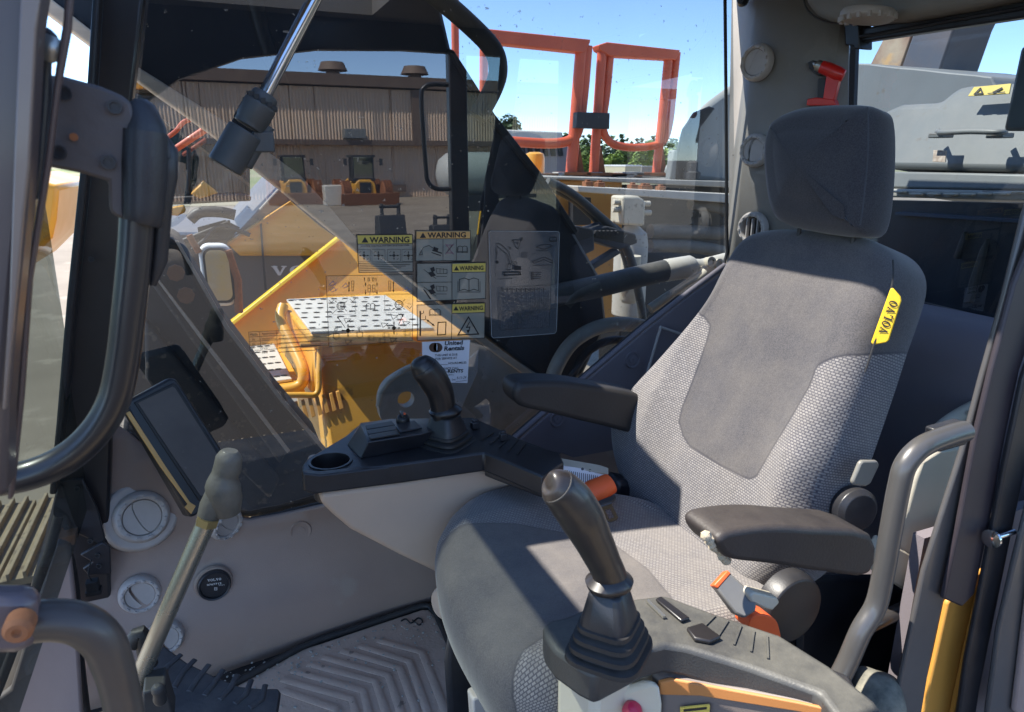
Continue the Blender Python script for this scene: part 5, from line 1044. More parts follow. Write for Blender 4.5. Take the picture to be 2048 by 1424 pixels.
# armrests
b = B(); b.slab(spl(PL([(1029, 790), (1033, 774), (1050, 765), (1120, 764), (1200, 775), (1300, 800), (1300, 870), (1200, 852), (1100, 828), (1050, 817), (1034, 806)], ('Y', 1.215)), 3, True), (0, .075, 0)); obj('armrest', b, M['rubber'], seat, .018, seg=4)
b = B(); b.slab(spl(PL([(1436, 1088), (1444, 1072), (1470, 1062), (1540, 1054), (1620, 1058), (1745, 1072), (1740, 1150), (1655, 1147), (1545, 1131), (1468, 1122), (1446, 1108)], ('Y', .62)), 3, True), (0, .075, 0)); arm = obj('armrest', b, mat('worn_black_armrest', (.022, .018, .018), (.04, .03, .028), .55, ns=8, dust=.06, bump=.25, bs=220), seat, .018, seg=4)
b = B()
for k in range(9):
    p = P(1412+k*5, 1074+k*6+rnd.uniform(-3, 3), ('Y', .625+.004*k)); b.lathe(p, (rnd.uniform(-1, 1), -1, rnd.uniform(-.5, .5)), [(.002, -.005), (.0075, 0), (.006, .005), (.001, .008)], 7)
obj('torn_foam', b, mat('torn_foam', (.5, .42, .30), (.3, .22, .15), .95, bump=.6, bs=400), arm)
# seat base, covers, knobs
b = B(); b.box((.60, .94, .25), (.34, .34, .20)); b.box((.60, .94, .08), (.46, .40, .14)); b.slab(PL([(905, 1225), (930, 1290), (975, 1370), (1010, 1470), (900, 1470), (892, 1330)], ('Y', 1.02)), (0, .02, 0)); obj('seat_base', b, M['black'], seat, .01)
b = B()
for k in range(7): b.slab([(.42, .76+k*.001, .10+k*.03), (.80, .76, .10+k*.03), (.80, .76, .115+k*.03), (.42, .76, .115+k*.03)], (0, .36, 0))
obj('suspension_bellows', b, M['rubber'], seat, .005)
b = B(); b.tube(spl([P(x, y, ('Z', .355)) for x, y in ((893, 1190), (915, 1240), (950, 1310), (1005, 1400), (1030, 1450))], 5), .009, 10); obj('cushion_trim', b, M['beigelight'], seat)
b = B(); c = P(884, 1208, ('Y', 1.16)); b.lathe(c, (-.8, -.5, .2), [(.012, -.02), (.026, -.012), (.028, 0), (.024, .006), (.01, .008)], 24, sx=1.3, up=(0, 0, 1)); obj('height_knob', b, M['beige'], seat, .001)
b = B(); b.slab(PL([(945, 1400), (978, 1384), (1003, 1410), (1000, 1470), (950, 1470)], ('Y', .93)), (0, .03, 0)); obj('slide_handle', b, M['vent'], seat, .004)
b = B(); b.slab(PL([(925, 1295), (948, 1292), (950, 1318), (930, 1322)], ('Y', .98)), (0, .01, 0)); obj('base_socket', b, M['rubber'], seat, .002)
c = P(1590, 1222, ('Y', .69)); b = B(); r_ = mm(72, c); b.lathe(c+Vector((0, .03, 0)), (0, -1, 0), [(r_, 0), (r_, .02), (r_*.93, .032), (r_*.5, .036), (.01, .036)], 40, sx=1.05, up=(0, 0, 1)); obj('recliner_cover', b, M['black'], seat, .002)
b = B(); c = P(1715, 1022, ('Y', .72)); b.lathe(c, (-.2, -1, .1), [(.038, -.02), (.038, 0), (.03, .008), (.01, .01)], 28); obj('pivot_cover', b, M['black'], seat, .001)
b = B(); b.slab(PL([(1706, 965), (1722, 926), (1728, 922), (1756, 922), (1760, 930), (1742, 968), (1732, 974), (1708, 971)], ('Y', .70)), (0, .008, 0)); obj('backrest_lever', b, mat('tan_lever', (.20, .19, .165), (.13, .12, .10), .35), seat, .003)
b = B(); b.slab(PL([(1500, 1192), (1508, 1184), (1556, 1196), (1560, 1206), (1545, 1222), (1530, 1218), (1502, 1204)], ('Y', .655)), (0, .02, 0)); obj('recline_lever', b, M['beigelight'], seat, .003)
b = B(); b.slab(PL([(1236, 960), (1262, 964), (1280, 985), (1288, 1012), (1275, 1030), (1240, 1028), (1225, 1000)], ('Y', 1.19)), (0, .06, 0)); obj('belt_retractor', b, M['black'], seat, .02)
# belt buckle, strap, tongue, manual
t = thing('belt_buckle', 'grey seat belt buckle with red release button on the seat edge', 'buckle', P(1475, 1190, ('Y', .67)))
nb_ = Vector((-.3, -.75, .6)).normalized(); pb_ = (P(1475, 1190, ('Y', .67)), nb_)
b = B(); b.slab(PL([(1430, 1172), (1458, 1143), (1515, 1196), (1512, 1222), (1490, 1236), (1470, 1226)], pb_), nb_*-.02); obj('buckle_body', b, mat('grey_buckle', (.15, .15, .15), (.2, .195, .18), .38, ns=20), t, .003)
b = B(); b.slab(PL([(1427, 1170), (1455, 1140), (1463, 1147), (1436, 1178)], (pb_[0]+nb_*.001, nb_)), nb_*-.021); obj('release_button', b, M['redorange'], t, .002)
b = B(); b.slab(spl(PL([(1498, 1248), (1508, 1232), (1530, 1230), (1552, 1240), (1560, 1262), (1560, 1278), (1530, 1272), (1500, 1262)], ('Y', .665)), 3, True), (0, .03, 0)); tag(obj('belt_strap', b, M['redorange'], None, .006), 'bright orange folded belt strap below the grey buckle', 'belt strap')
b = B(); a, c = P(1172, 992, ('Y', 1.12)), P(1222, 966, ('Y', 1.12)); b.tube([a, a.lerp(c, .3), c], [mm(22, a), mm(24, a), mm(20, a)], 20, flat=1.15); tag(obj('orange_belt_roll', b, M['redorange'], None, .002), 'rolled orange seat belt beside the paper manual', 'seat belt')
t = thing('belt_tongue', 'steel seat belt tongue lying on the cushion below the orange belt', 'belt tongue', P(1220, 1030, ('Z', .48)))
pt_ = (P(1215, 1020, ('Y', 1.06)), Vector((-.2, -.5, .85)).normalized()); pn2 = pt_[1]
b = B(); o_ = PL([(1199, 1013), (1224, 1004), (1224, 1012), (1236, 1036), (1232, 1042), (1220, 1046), (1213, 1042), (1204, 1020)], pt_); h_ = PL([(1210, 1022), (1220, 1018), (1228, 1036), (1218, 1040)], pt_); slab_hole(b, o_, h_, pn2*.003); obj('tongue_plate', b, M['chrome'], t)
b = B(); b.slab(PL([(1184, 1010), (1228, 992), (1232, 998), (1226, 1006), (1190, 1018)], pt_), pn2*.008); obj('tongue_grip', b, M['black'], t, .002)
nn = Vector((-.15, -.75, .65)).normalized(); pp_ = (P(1120, 940, ('Y', 1.22)), nn)
t = thing('paper_manual', 'dog-eared white paper manual wedged between console and seat', 'booklet', pp_[0])
b = B(); b.slab(PL([(1040, 928), (1048, 918), (1216, 945), (1212, 958), (1188, 976), (1130, 962), (1090, 948), (1052, 940)], pp_), nn*-.02); page = obj('pages', b, M['paper'], t, .001)
b = B(); b.slab(PL([(1041, 927), (1058, 905), (1200, 930), (1217, 936), (1217, 948), (1060, 922)], (pp_[0]+Vector((0, -.001, .001)), Vector((0, -.3, .95)).normalized())), (0, .01, -.01)); obj('spine', b, mat('yellowed_paper', (.55, .52, .42), (.45, .42, .33), .7, ns=20), t, .001)
b = B(); pq = (pp_[0]+nn*.0008, nn)
for k in range(20):
    x = 1118+k*4; b.poly(PL([(x, 938+k*.7), (x+1.5, 938+k*.7), (x+1.5, 955+k*.8), (x, 955+k*.8)], pq))
for x, y in ((1096, 926), (1112, 929), (1165, 938), (1180, 941)): b.poly(PL([(x+3*math.cos(a*.7854), y+3*math.sin(a*.7854)) for a in range(8)], pq))
obj('page_print', b, M['inkg'], page)
# ================================================================ JOYSTICKS
def sup(c, u, v, hu, hv, n=5, N=36):
    o = []
    for k in range(N):
        a = 2*math.pi*k/N; ca, sa = math.cos(a), math.sin(a)
        o.append(c+u*hu*math.copysign(abs(ca)**(2/n), ca)+v*hv*math.copysign(abs(sa)**(2/n), sa))
    return o
def joystick(root, base, top, grip, radii, Y, s=1., rot=R(35), gm=None):
    ax = (top-base).normalized(); u = Vector((math.cos(rot), math.sin(rot), 0)); u = (u-ax*u.dot(ax)).normalized(); v = ax.cross(u); H = (top-base).length
    js = B(); js.loft([sup(base+ax*H*.42, u, v, .034*s, .034*s, 4), sup(base+ax*H*.5, u, v, .033*s, .033*s, 4), sup(base+ax*H*.86, u, v, .023*s, .023*s, 4), sup(base+ax*H*.9, u, v, .018*s, .018*s, 4)])
    boot = obj('joystick', js, M['black'], root, .0015)
    b = B(); secs = []
    for k in range(4):
        z0 = .0+k*.125; w0 = .052-.005*k
        secs += [sup(base+ax*H*z0, u, v, w0*s*.84, w0*s*.84, 4), sup(base+ax*H*(z0+.02), u, v, w0*s, w0*s, 4), sup(base+ax*H*(z0+.075), u, v, w0*s*.985, w0*s*.985, 4), sup(base+ax*H*(z0+.095), u, v, w0*s*.82, w0*s*.82, 4)]
    b.loft(secs); obj('bellows', b, M['rubber'], boot, ang=30)
    b = B(); c = base+ax*H*.93; d = Vector((1, -.15, .05)).normalized(); w_ = ax.cross(d)
    b.loft([sup(c-ax*.004*s, d, w_, .020*s, .020*s, 2), sup(c-ax*.001*s, d, w_, .029*s, .027*s, 2.2), sup(c+ax*.006*s, d, w_, .031*s, .028*s, 2.2), sup(c+ax*.012*s, d, w_, .024*s, .022*s, 2), sup(c+ax*.018*s, d, w_, .017*s, .016*s, 2)]); obj('collar', b, gm, boot, ang=60)
    b = B(); g = [P(x, y, ('Y', Y)) for x, y in grip]; k_ = mm(1, g[0]); b.tube(spl(g, 6), [r*k_ for r in radii], 26, flat=.92, flatdir=(0, 1, 0)); gr = obj('grip', b, gm, boot, ang=80)
    c = g[-3].lerp(g[-2], .3); ax2 = (g[-2]-g[-3]).normalized(); a_, b_ = frame(ax2); rr = (radii[-3]*.7+radii[-2]*.3)*k_*.985
    sb = B(); sb.tube([c+(a_*math.cos(q*.2618)+b_*math.sin(q*.2618))*rr for q in range(24)], .0009, 6, closed=True); obj('grip_seam', sb, M['greydark'], boot)
    return gr
YR = 1.30
rc = thing('right_console', 'far control console with black top, cup holder and joystick on a beige body', 'console', P(800, 1100, ('Y', 1.3)))
zc = .575
def RC(x, y, z=zc): return P(x, y, ('Z', z))
outer = [RC(*q) for q in ((603, 944), (604, 930), (614, 917), (690, 872), (716, 850), (830, 836), (945, 834), (1000, 858), (1060, 888), (1120, 905), (1128, 925), (1085, 953), (1020, 926), (968, 905), (940, 909), (800, 928), (640, 947), (624, 950))]
hc = RC(661, 923); ra, rb_ = abs(RC(705, 923).x-hc.x)*.93, .034
ux = Vector((1, 0, 0))
hole = [hc+Vector((math.cos(k*math.pi/16)*.0385, math.sin(k*math.pi/16)*.0385, 0)) for k in range(32)]
topc = B(); slab_hole(topc, outer, hole, (0, 0, -.042)); ct = obj('console_top', topc, M['black'], rc, .004)
b = B(); hcd = hc+Vector((0, 0, -.045)); b.lathe(hcd-Vector((0, 0, .03)), (0, 0, 1), [(.03, 0), (.037, .002), (.0385, .06), (.0385, .074), (.0425, .0755), (.0425, .0775), (.0375, .0775), (.0365, .07), (.034, .004)], 36, cap=True); obj('cup_holder', b, M['blackgloss'], rc)
# black skirt + rear arm sloping down
b = B(); b.slab([RC(968, 908, zc-.004), RC(1000, 862, zc-.004), RC(1120, 907, zc-.004), RC(1085, 950, zc-.004)], (0, 0, -.05)); obj('rear_arm', b, M['black'], rc, .004)
YB = 1.245
b = B(); b.slab(spl(PL([(640, 986), (800, 964), (960, 938), (1080, 972), (1130, 1000), (1060, 1120), (880, 1150), (800, 1112), (700, 1060), (665, 1030), (642, 1008)], ('Y', YB)), 1, True), (0, .20, 0)); obj('console_body', b, M['beige'], rc, .03, seg=5)
b = B(); b.slab(PL([(606, 946), (640, 950), (800, 931), (966, 909), (1085, 955), (1085, 982), (962, 940), (800, 966), (632, 988), (608, 982)], ('Y', YB-.012)), (0, .02, 0)); obj('console_skirt', b, M['black'], rc, .003)
# switch block
bl = [RC(*q) for q in ((694, 890), (722, 918), (848, 893), (900, 870), (930, 840), (720, 846))]; b = B()
zt2 = .036; tp = [p+Vector((.006 if i in (0, 1) else 0, .004 if i in (1, 2) else -.004, zt2)) for i, p in enumerate(bl)]
tp = [RC(x, y, zc+zt2) for x, y in ((722, 848), (736, 884), (842, 868), (885, 856), (905, 836), (780, 838))]
b.loft([bl, tp]); obj('switch_block', b, M['black'], rc, .002)
b = B()
for k in range(3):
    b.slab([RC(x, y, zc+zt2+.001) for x, y in ((730+k*3.5, 853+k*9.5), (734+k*3.5, 861+k*9.5), (790+k*5, 852+k*9), (784+k*5, 844+k*9))], (0, 0, .003))
obj('push_buttons', b, M['blackgloss'], rc, .001)
b = B(); b.slab([RC(x, y, zc+zt2+.001) for x, y in ((790, 850), (800, 866), (845, 858), (830, 843))], (0, 0, .003)); c = RC(808, 846, zc+zt2+.006); obj('dial_base', b, M['black'], rc, .002)
b = B(); c = P(806, 842, ('Y', 1.36)); b.lathe(c-Vector((0, 0, .005)), (-.1, -.35, 1), [(.015, 0), (.014, .014), (.010, .020)], 18); b.box(c+Vector((0, 0, .012)), (.01, .026, .016)); kn = obj('throttle_dial', b, M['blackgloss'], rc, .002)
b = B(); b.box(c+Vector((.001, -.012, .021)), (.004, .006, .003)); obj('dial_mark', b, M['redorange'], kn)
b = B(); pf_ = (P(808, 858, ('Y', 1.345)), Vector((0, -.3, 1)))
b.poly(PL([(800, 852), (806, 849), (810, 853), (806, 858), (801, 857)], pf_)); b.poly(PL([(821, 847), (824, 846), (826, 851), (823, 852)], pf_)); obj('dial_symbol', b, M['white'], rc)
for q, s in (((950, 850), .012), ((1006, 873), .010)):
    c = RC(q[0], q[1], zc+.010); b = B(); b.box(c, (s*1.5, s*1.3, .016)); b.box(c+Vector((0, 0, .01)), (s*1.1, s*.9, .008)); obj('rocker_switch', b, M['black'], rc, .002)
b = B()
for k in range(5):
    a, c = RC(985+k*16, 868+k*5), RC(960+k*18, 884+k*7); b.slab([a+Vector((0, 0, .0015)), a+Vector((.004, 0, .0015)), c+Vector((.004, 0, .0015)), c+Vector((0, 0, .0015))], (0, 0, .002))
obj('top_grooves', b, M['rubber'], rc)
base = P(893, 898, ('Y', YR)); top = P(888, 826, ('Y', YR)); top = base+Vector((0, 0, .088))
joystick(rc, base, top, ((888, 838), (886, 815), (880, 785), (866, 758), (850, 738), (838, 724), (834, 718)), (24, 25, 27, 29, 28, 20, 8), YR, 1.12, R(35), M['blackgloss'])
# ---- near (left) console
lc = thing('left_console', 'near control console with joystick and orange side stripe at the bottom', 'console', P(1300, 1400, ('Y', .6)))
zl = .575
def LC(x, y, z=zl): return P(x, y, ('Z', z))
b = B(); b.slab([LC(*q) for q in ((1086, 1252), (1094, 1240), (1130, 1232), (1170, 1215), (1270, 1195), (1330, 1188), (1430, 1225), (1560, 1268), (1660, 1330), (1750, 1400), (1800, 1470), (1700, 1470), (1640, 1385), (1500, 1335), (1372, 1296), (1330, 1290), (1290, 1300), (1204, 1344), (1190, 1350), (1160, 1335), (1110, 1300), (1090, 1272))], (0, 0, -.044)); obj('console_top', b, M['dustyblack'], lc, .007, seg=3)
b = B(); b.slab([LC(*q, zl-.02) for q in ((1098, 1258), (1200, 1340), (1335, 1296), (1372, 1304), (1700, 1410), (1770, 1480), (1700, 1350), (1400, 1230), (1150, 1240))], (0, 0, -.02)); obj('console_skirt', b, M['black'], lc, .005)
YN = .515
b = B(); b.slab([LC(*q, zl-.046) for q in ((1112, 1290), (1190, 1352), (1330, 1308), (1372, 1312), (1650, 1405), (1720, 1430), (1700, 1380), (1400, 1250), (1160, 1250))], (.01, .012, -.45)); obj('console_body', b, M['beigelight'], lc, .01)
yq = LC(1400, 1330, zl-.05).y
_a, _c = LC(1372, 1298), LC(1640, 1387); nS = Vector(((_c-_a).y, -(_c-_a).x, 0)).normalized(); nS = nS if nS.y < 0 else -nS
def SN(x, y, o=0): return P(x, y, (_a+nS*(.001+o), nS))
b = B(); b.slab([SN(*q) for q in ((1318, 1362), (1345, 1358), (1600, 1405), (1760, 1440), (1760, 1500), (1310, 1500), (1322, 1400))], (0, .02, 0)); obj('side_cover', b, mat('brown_grey_cover', (.17, .14, .125), (.14, .115, .105), .5), lc, .004)
b = B(); b.slab([SN(*q, .003) for q in ((1322, 1366), (1345, 1360), (1600, 1407), (1760, 1442), (1760, 1462), (1600, 1424), (1400, 1392), (1318, 1390))], (0, .006, 0)); obj('orange_stripe', b, M['stripe'], lc, .001)
b = B(); b.slab([SN(*q, .008) for q in ((1170, 1412), (1185, 1404), (1300, 1368), (1320, 1372), (1326, 1410), (1322, 1480), (1170, 1480))], (0, .012, 0)); obj('lock_cover', b, M['beigelight'], lc, .005)
b = B(); b.lathe(SN(1266, 1420, .014), (0, -.6, 1), [(.012, -.01), (.013, 0), (.009, .007), (.003, .009)], 18); obj('red_knob', b, mat('raspberry_plastic', (.6, .03, .08), None, .3, coat=.3), lc)
b = B(); b.slab([SN(*q, .006) for q in ((1362, 1416), (1420, 1410), (1418, 1440), (1362, 1440))], (0, .002, 0)); stk = obj('side_sticker', b, M['stick'], lc)
b = B(); b.slab([SN(*q, .007) for q in ((1368, 1420), (1414, 1415), (1413, 1419), (1368, 1424))], (0, .001, 0)); obj('sticker_print', b, M['ink'], stk)
b = B()
for k in range(5):
    a, c = LC(1430+k*26, 1232+k*10, zl+.001), LC(1400+k*34, 1262+k*14, zl+.001)
    d = (c-a).normalized(); s = Vector((-d.y, d.x, 0))*.0012; b.slab([a-s, a+s, c+s, c-s], (0, 0, .0015))
obj('top_ridges', b, M['dustyblack'], lc)
b = B(); b.slab([LC(*q, zl+.001) for q in ((1372, 1262), (1404, 1252), (1442, 1280), (1420, 1290), (1388, 1284))], (0, 0, .006)); b.slab([LC(*q, zl+.002) for q in ((1310, 1202), (1322, 1196), (1380, 1240), (1362, 1246))], (0, 0, .004)); obj('slide_switch', b, M['blackgloss'], lc, .002)
b = B(); b.slab([LC(*q, zl+.002) for q in ((1292, 1204), (1297, 1202), (1332, 1236), (1326, 1237))], (0, 0, .003)); obj('switch_trim', b, M['steel'], lc)
base = P(1218, 1302, ('Y', .585)); top = base+Vector((-.004, 0, .098))
joystick(lc, base, top, ((1222, 1156), (1208, 1124), (1186, 1078), (1164, 1036), (1140, 1000), (1118, 976), (1104, 964), (1098, 962)), (34, 34, 38, 43, 42, 37, 27, 9), .585, .88, R(38), mat('worn_grip', (.016, .014, .014), (.045, .034, .028), .38, coat=.2, ns=26, rv=.12))
# crumpled cloth
t = B(); c = P(1745, 1400, ('Y', .62)); b = B(); import random as _r
secs = []
for k in range(7):
    a = k/6; rr = .055*math.sin(math.pi*(.15+.8*a)); secs.append([c+Vector((.02*a, -.05+.11*a, 0))+Vector((math.cos(q*.6283*1)*rr*rnd.uniform(.7, 1.15), 0, math.sin(q*.6283)*rr*rnd.uniform(.6, 1.1))) for q in range(10)])
b.loft(secs); o = tag(obj('crumpled_cloth', b, mat('dark_cloth', (.035, .04, .04), (.30, .28, .22), .9, ns=18, amt=.8), None, ang=80), 'crumpled dark cloth behind the near console in the bottom right', 'cloth'); m_ = o.modifiers.new('sub', 'SUBSURF'); m_.levels = 1; m_.render_levels = 2
# opened door beside the cab: its post, glass and hand loop show in the side glass
dt = thing('open_door', 'opened cab door with dark post, tinted pane and black tube loop, mirrored in the side glass', 'door', (1.07, .10, .3))
b = B(); b.box((1.075, .10, .95), (.085, .05, 1.35)); obj('door_post', b, M['blackpaint'], dt, .006)
b = B(); b.poly([(1.12, .10, .5), (1.9, .10, .5), (1.9, .10, 1.6), (1.12, .10, 1.6)]); obj('door_pane', b, M['glassDoor'], dt)
b = B(); hp = [Vector((x, .10, z)) for x, z in ((1.05, 1.47), (.97, 1.47), (.925, 1.455), (.91, 1.40), (.92, 1.12), (.93, 1.05), (.97, 1.02), (1.05, 1.02))]; b.tube(spl(hp, 5), .0105, 12)
obj('hand_loop', b, M['blackpaint'], dt)
# door header that closes the cab above the opening
b = B(); arch = [(-.34, 1.10), (-.22, 1.28), (-.05, 1.40), (.15, 1.475), (.40, 1.515), (.70, 1.53), (1.0, 1.53), (1.7, 1.53), (1.7, 1.66), (-.34, 1.66)]
b.slab([Vector((x, .56, z)) for x, z in arch], (0, .05, 0)); obj('door_header', b, M['blackpaint'], cab, .006)
b = B(); b.slab([Vector(q) for q in ((1.03, .605, 1.05), (1.085, .605, 1.60), (1.17, .605, 1.60), (1.10, .605, 1.05))], (0, .012, 0)); obj('rear_door_post', b, M['blackpaint'], cab, .006)
# ================================================================ WRITING AND LABELS
_tc = {}
def text2d(s, bold=0.):
    k = (s, bold)
    if k in _tc: return _tc[k]
    cu = bpy.data.curves.new('t', 'FONT'); cu.body = s; cu.size = 1; cu.offset = bold; cu.resolution_u = 3
    o = bpy.data.objects.new('t', cu); COL.objects.link(o)
    bpy.context.view_layer.update()
    me = bpy.data.meshes.new_from_object(o.evaluated_get(bpy.context.evaluated_depsgraph_get()))
    v = [tuple(x.co[:2]) for x in me.vertices]; f = [tuple(p.vertices) for p in me.polygons]
    bpy.data.objects.remove(o); bpy.data.curves.remove(cu); bpy.data.meshes.remove(me)
    x0 = min(a for a, _ in v); x1 = max(a for a, _ in v); y0 = min(b_ for _, b_ in v); y1 = max(b_ for _, b_ in v)
    _tc[k] = ([((a-x0)/(x1-x0), (b_-y0)/(y1-y0)) for a, b_ in v], f); return _tc[k]
class Dec:
    def __init__(s, pl): s.b = B(); s.pl = pl; s.n = 0
    def m(s, i): s.b.mi = i; return s
    def _p(s, x, y): return P(x, y, s.pl)
    def poly(s, pts): s.b.poly([s._p(*q) for q in pts]); return s
    def line(s, pts, w=1.2, closed=False):
        L = list(pts)+([pts[0]] if closed else [])
        for a, c in zip(L[:-1], L[1:]):
            dx, dy = c[0]-a[0], c[1]-a[1]; l = math.hypot(dx, dy) or 1; nx, ny = -dy/l*w/2, dx/l*w/2
            ex, ey = dx/l*w/2, dy/l*w/2
            s.poly([(a[0]+nx-ex, a[1]+ny-ey), (c[0]+nx+ex, c[1]+ny+ey), (c[0]-nx+ex, c[1]-ny+ey), (a[0]-nx-ex, a[1]-ny-ey)])
        return s
    def ring(s, cx, cy, r, w=1.2, ry=None, n=16):
        ry = ry or r; return s.line([(cx+r*math.cos(6.2832*k/n), cy+ry*math.sin(6.2832*k/n)) for k in range(n)], w, True)
    def text(s, t, p0, p1, h, bold=0., slant=0.):
        """words between two points of the baseline (photo pixels), capital height h"""
        v, f = text2d(t, bold); dx, dy = p1[0]-p0[0], p1[1]-p0[1]; l = math.hypot(dx, dy); ux, uy = dy/l, -dx/l
        vs = [s.b.bm.verts.new(s._p(p0[0]+dx*a+ux*h*b_+dx/l*slant*h*b_, p0[1]+dy*a+uy*h*b_+dy/l*slant*h*b_)) for a, b_ in v]
        for q in f: s.b.face([vs[i] for i in q])
        return s
    def arrow(s, a, c, w=1.2, hd=4, both=False):
        s.line([a, c], w); dx, dy = c[0]-a[0], c[1]-a[1]; l = math.hypot(dx, dy); dx /= l; dy /= l
        s.poly([(c[0]+dx*hd*.5, c[1]+dy*hd*.5), (c[0]-dx*hd+dy*hd*.6, c[1]-dy*hd-dx*hd*.6), (c[0]-dx*hd-dy*hd*.6, c[1]-dy*hd+dx*hd*.6)])
        if both: s.poly([(a[0]-dx*hd*.5, a[1]-dy*hd*.5), (a[0]+dx*hd+dy*hd*.6, a[1]+dy*hd-dx*hd*.6), (a[0]+dx*hd-dy*hd*.6, a[1]+dy*hd+dx*hd*.6)])
        return s
    def book(s, x, y, w_, h, lw=1.1):
        s.line([(x, y+h*.1), (x+w_*.25, y), (x+w_*.5, y+h*.12), (x+w_*.75, y), (x+w_, y+h*.1), (x+w_, y+h*.9), (x+w_*.75, y+h*.8), (x+w_*.5, y+h*.92), (x+w_*.25, y+h*.8), (x, y+h*.9)], lw, True)
        s.line([(x+w_*.5, y+h*.12), (x+w_*.5, y+h*.92)], lw); s.line([(x-w_*.08, y+h*.25), (x-w_*.08, y+h), (x+w_*1.08, y+h), (x+w_*1.08, y+h*.25)], lw*.8); return s
    def tri(s, cx, cy, r, mi_in):
        s.poly([(cx, cy-r), (cx+r*1.05, cy+r*.75), (cx-r*1.05, cy+r*.75)]); k = s.b.mi; s.b.mi = mi_in
        s.pl2 = s.pl; return s
    def excav(s, x, y, k=1., lw=1.1):
        L = lambda pts: [(x+a*k, y+b_*k) for a, b_ in pts]
        s.line(L([(0, 14), (6, 4), (18, 0), (32, 9)]), lw); s.line(L([(0, 14), (-2, 20), (4, 19), (3, 13)]), lw); s.line(L([(26, 10), (44, 16)]), lw*2.2); s.line(L([(24, 15), (42, 21)]), lw*1.6); s.poly(L([(28, 2), (38, 6), (36, 12), (27, 9)])); return s
    def done(s, name, mats, parent=None): return obj(name, s.b, mats, parent, ang=10)
SG = WY-.004
def plS(o): return ('Y', SG-o*.0006)
def sticker(name, label, cat, outline, filmm, group='warning labels on the side glass'):
    d = Dec(plS(0)); d.poly(outline); o = d.done(name, [filmm]); tag(o, label, cat, group); return o
def wtri(d, cx, cy, r):
    d.poly([(cx, cy-r), (cx+r*1.05, cy+r*.8), (cx-r*1.05, cy+r*.8)])
# -- sticker 1 (left, yellow header)
o = sticker('warning_label', 'label with yellow header and joystick pattern diagrams, leftmost of the two upper warnings', 'warning label', [(713, 470), (825, 469), (826, 543), (718, 545)], M['film'])
d = Dec(plS(1)); d.poly([(715, 471), (824, 470), (824, 487), (716, 488)]); d.done('yellow_header', [M['stick']], o)
d = Dec(plS(2)); wtri(d, 730, 480, 6.5); d.text('WARNING', (739, 486), (819, 485), 12, .03)
d.line([(714, 470), (825, 469), (826, 543), (718, 545)], 1.3, True); d.line([(716, 488), (825, 487)], 1.1); d.line([(717, 527), (826, 524)], 1)
d.text('JOYSTICK CONTROL PATTERN SELECTOR LEVER', (721, 495), (819, 493), 4, .01)
for k in range(4):
    cx, cy = 728+k*29-(0 if k < 2 else -2), 511; d.arrow((cx-9, cy), (cx+9, cy), 1, 2.5, True); d.arrow((cx, cy-8), (cx, cy+8), 1, 2.5, True); d.ring(cx, cy, 2, 1.2, n=8); d.line([(cx-6, cy-8), (cx-9, cy-6)], .8); d.line([(cx+6, cy+8), (cx+9, cy+6)], .8); d.line([(cx-13, cy-12), (cx+13, cy-12), (cx+13, cy+12), (cx-13, cy+12)], .5, True)
for k in range(4): d.line([(720, 530.5+k*3.6), (820-k*9, 528.5+k*3.6)], 1.1)
d.done('label_print', [M['ink']], o)
# -- sticker 2 (orange header)
o = sticker('warning_label', 'label with orange header and an excavator pictogram, rightmost of the two upper warnings', 'warning label', [(832, 461), (941, 461), (941, 521), (832, 522)], M['film'])
d = Dec(plS(1)); d.poly([(833, 463), (940, 463), (940, 477), (833, 478)]); d.done('orange_header', [M['sticko']], o)
d = Dec(plS(2)); wtri(d, 846, 471, 6); d.text('WARNING', (855, 476), (932, 475), 11, .03); d.line([(832, 461), (941, 461), (941, 521), (832, 522)], 1.2, True); d.line([(833, 478), (941, 477)], 1); d.line([(886, 478), (886, 520)], .9); d.line([(913, 478), (913, 520)], .9)
d.excav(841, 491, .95); d.book(916, 492, 18, 13); d.done('label_print', [M['ink']], o)
d = Dec(plS(2)); d.line([(893, 490), (905, 490), (893, 506), (905, 506)], 1.1); d.line([(891, 488), (907, 508)], 1); d.line([(907, 488), (891, 508)], 1); d.done('crossed_symbol', [M['inkp']], o)
# -- sticker 3
o = sticker('warning_label', 'label with two crushing-hand pictograms and a yellow header over an open book', 'warning label', [(834, 527), (972, 525), (971, 597), (834, 603)], M['film'])
d = Dec(plS(1)); d.poly([(905, 528), (971, 526), (971, 543), (904, 544)]); d.done('yellow_header', [M['stick']], o)
d = Dec(plS(2)); wtri(d, 913, 537, 5); d.text('WARNING', (919, 541), (967, 540), 9, .03); d.line([(834, 527), (972, 525), (971, 597), (834, 603)], 1.3, True); d.line([(904, 527), (904, 599)], 1.2); d.line([(834, 565), (904, 564)], 1); d.line([(904, 545), (972, 544)], 1)
d.book(919, 556, 38, 28, 1.3)
for cy in (545, 580):
    d.poly([(860, cy-8), (868, cy-12), (870, cy-4), (864, cy)]); d.poly([(856, cy), (866, cy-2), (872, cy+6), (862, cy+9)]); d.line([(848, cy-6), (858, cy+2)], 1); d.line([(872, cy-8), (894, cy-6), (894, cy+2), (874, cy+2)], .9, True); d.line([(880, cy-8), (880, cy+2)], .8); d.line([(887, cy-8), (887, cy+2)], .8); d.line([(866, cy+8), (872, cy+12)], 1); d.line([(873, cy+8), (893, cy+8)], .9)
d.poly([(846, 578), (850, 580), (863, 598), (860, 599)]); d.done('label_print', [M['ink']], o)
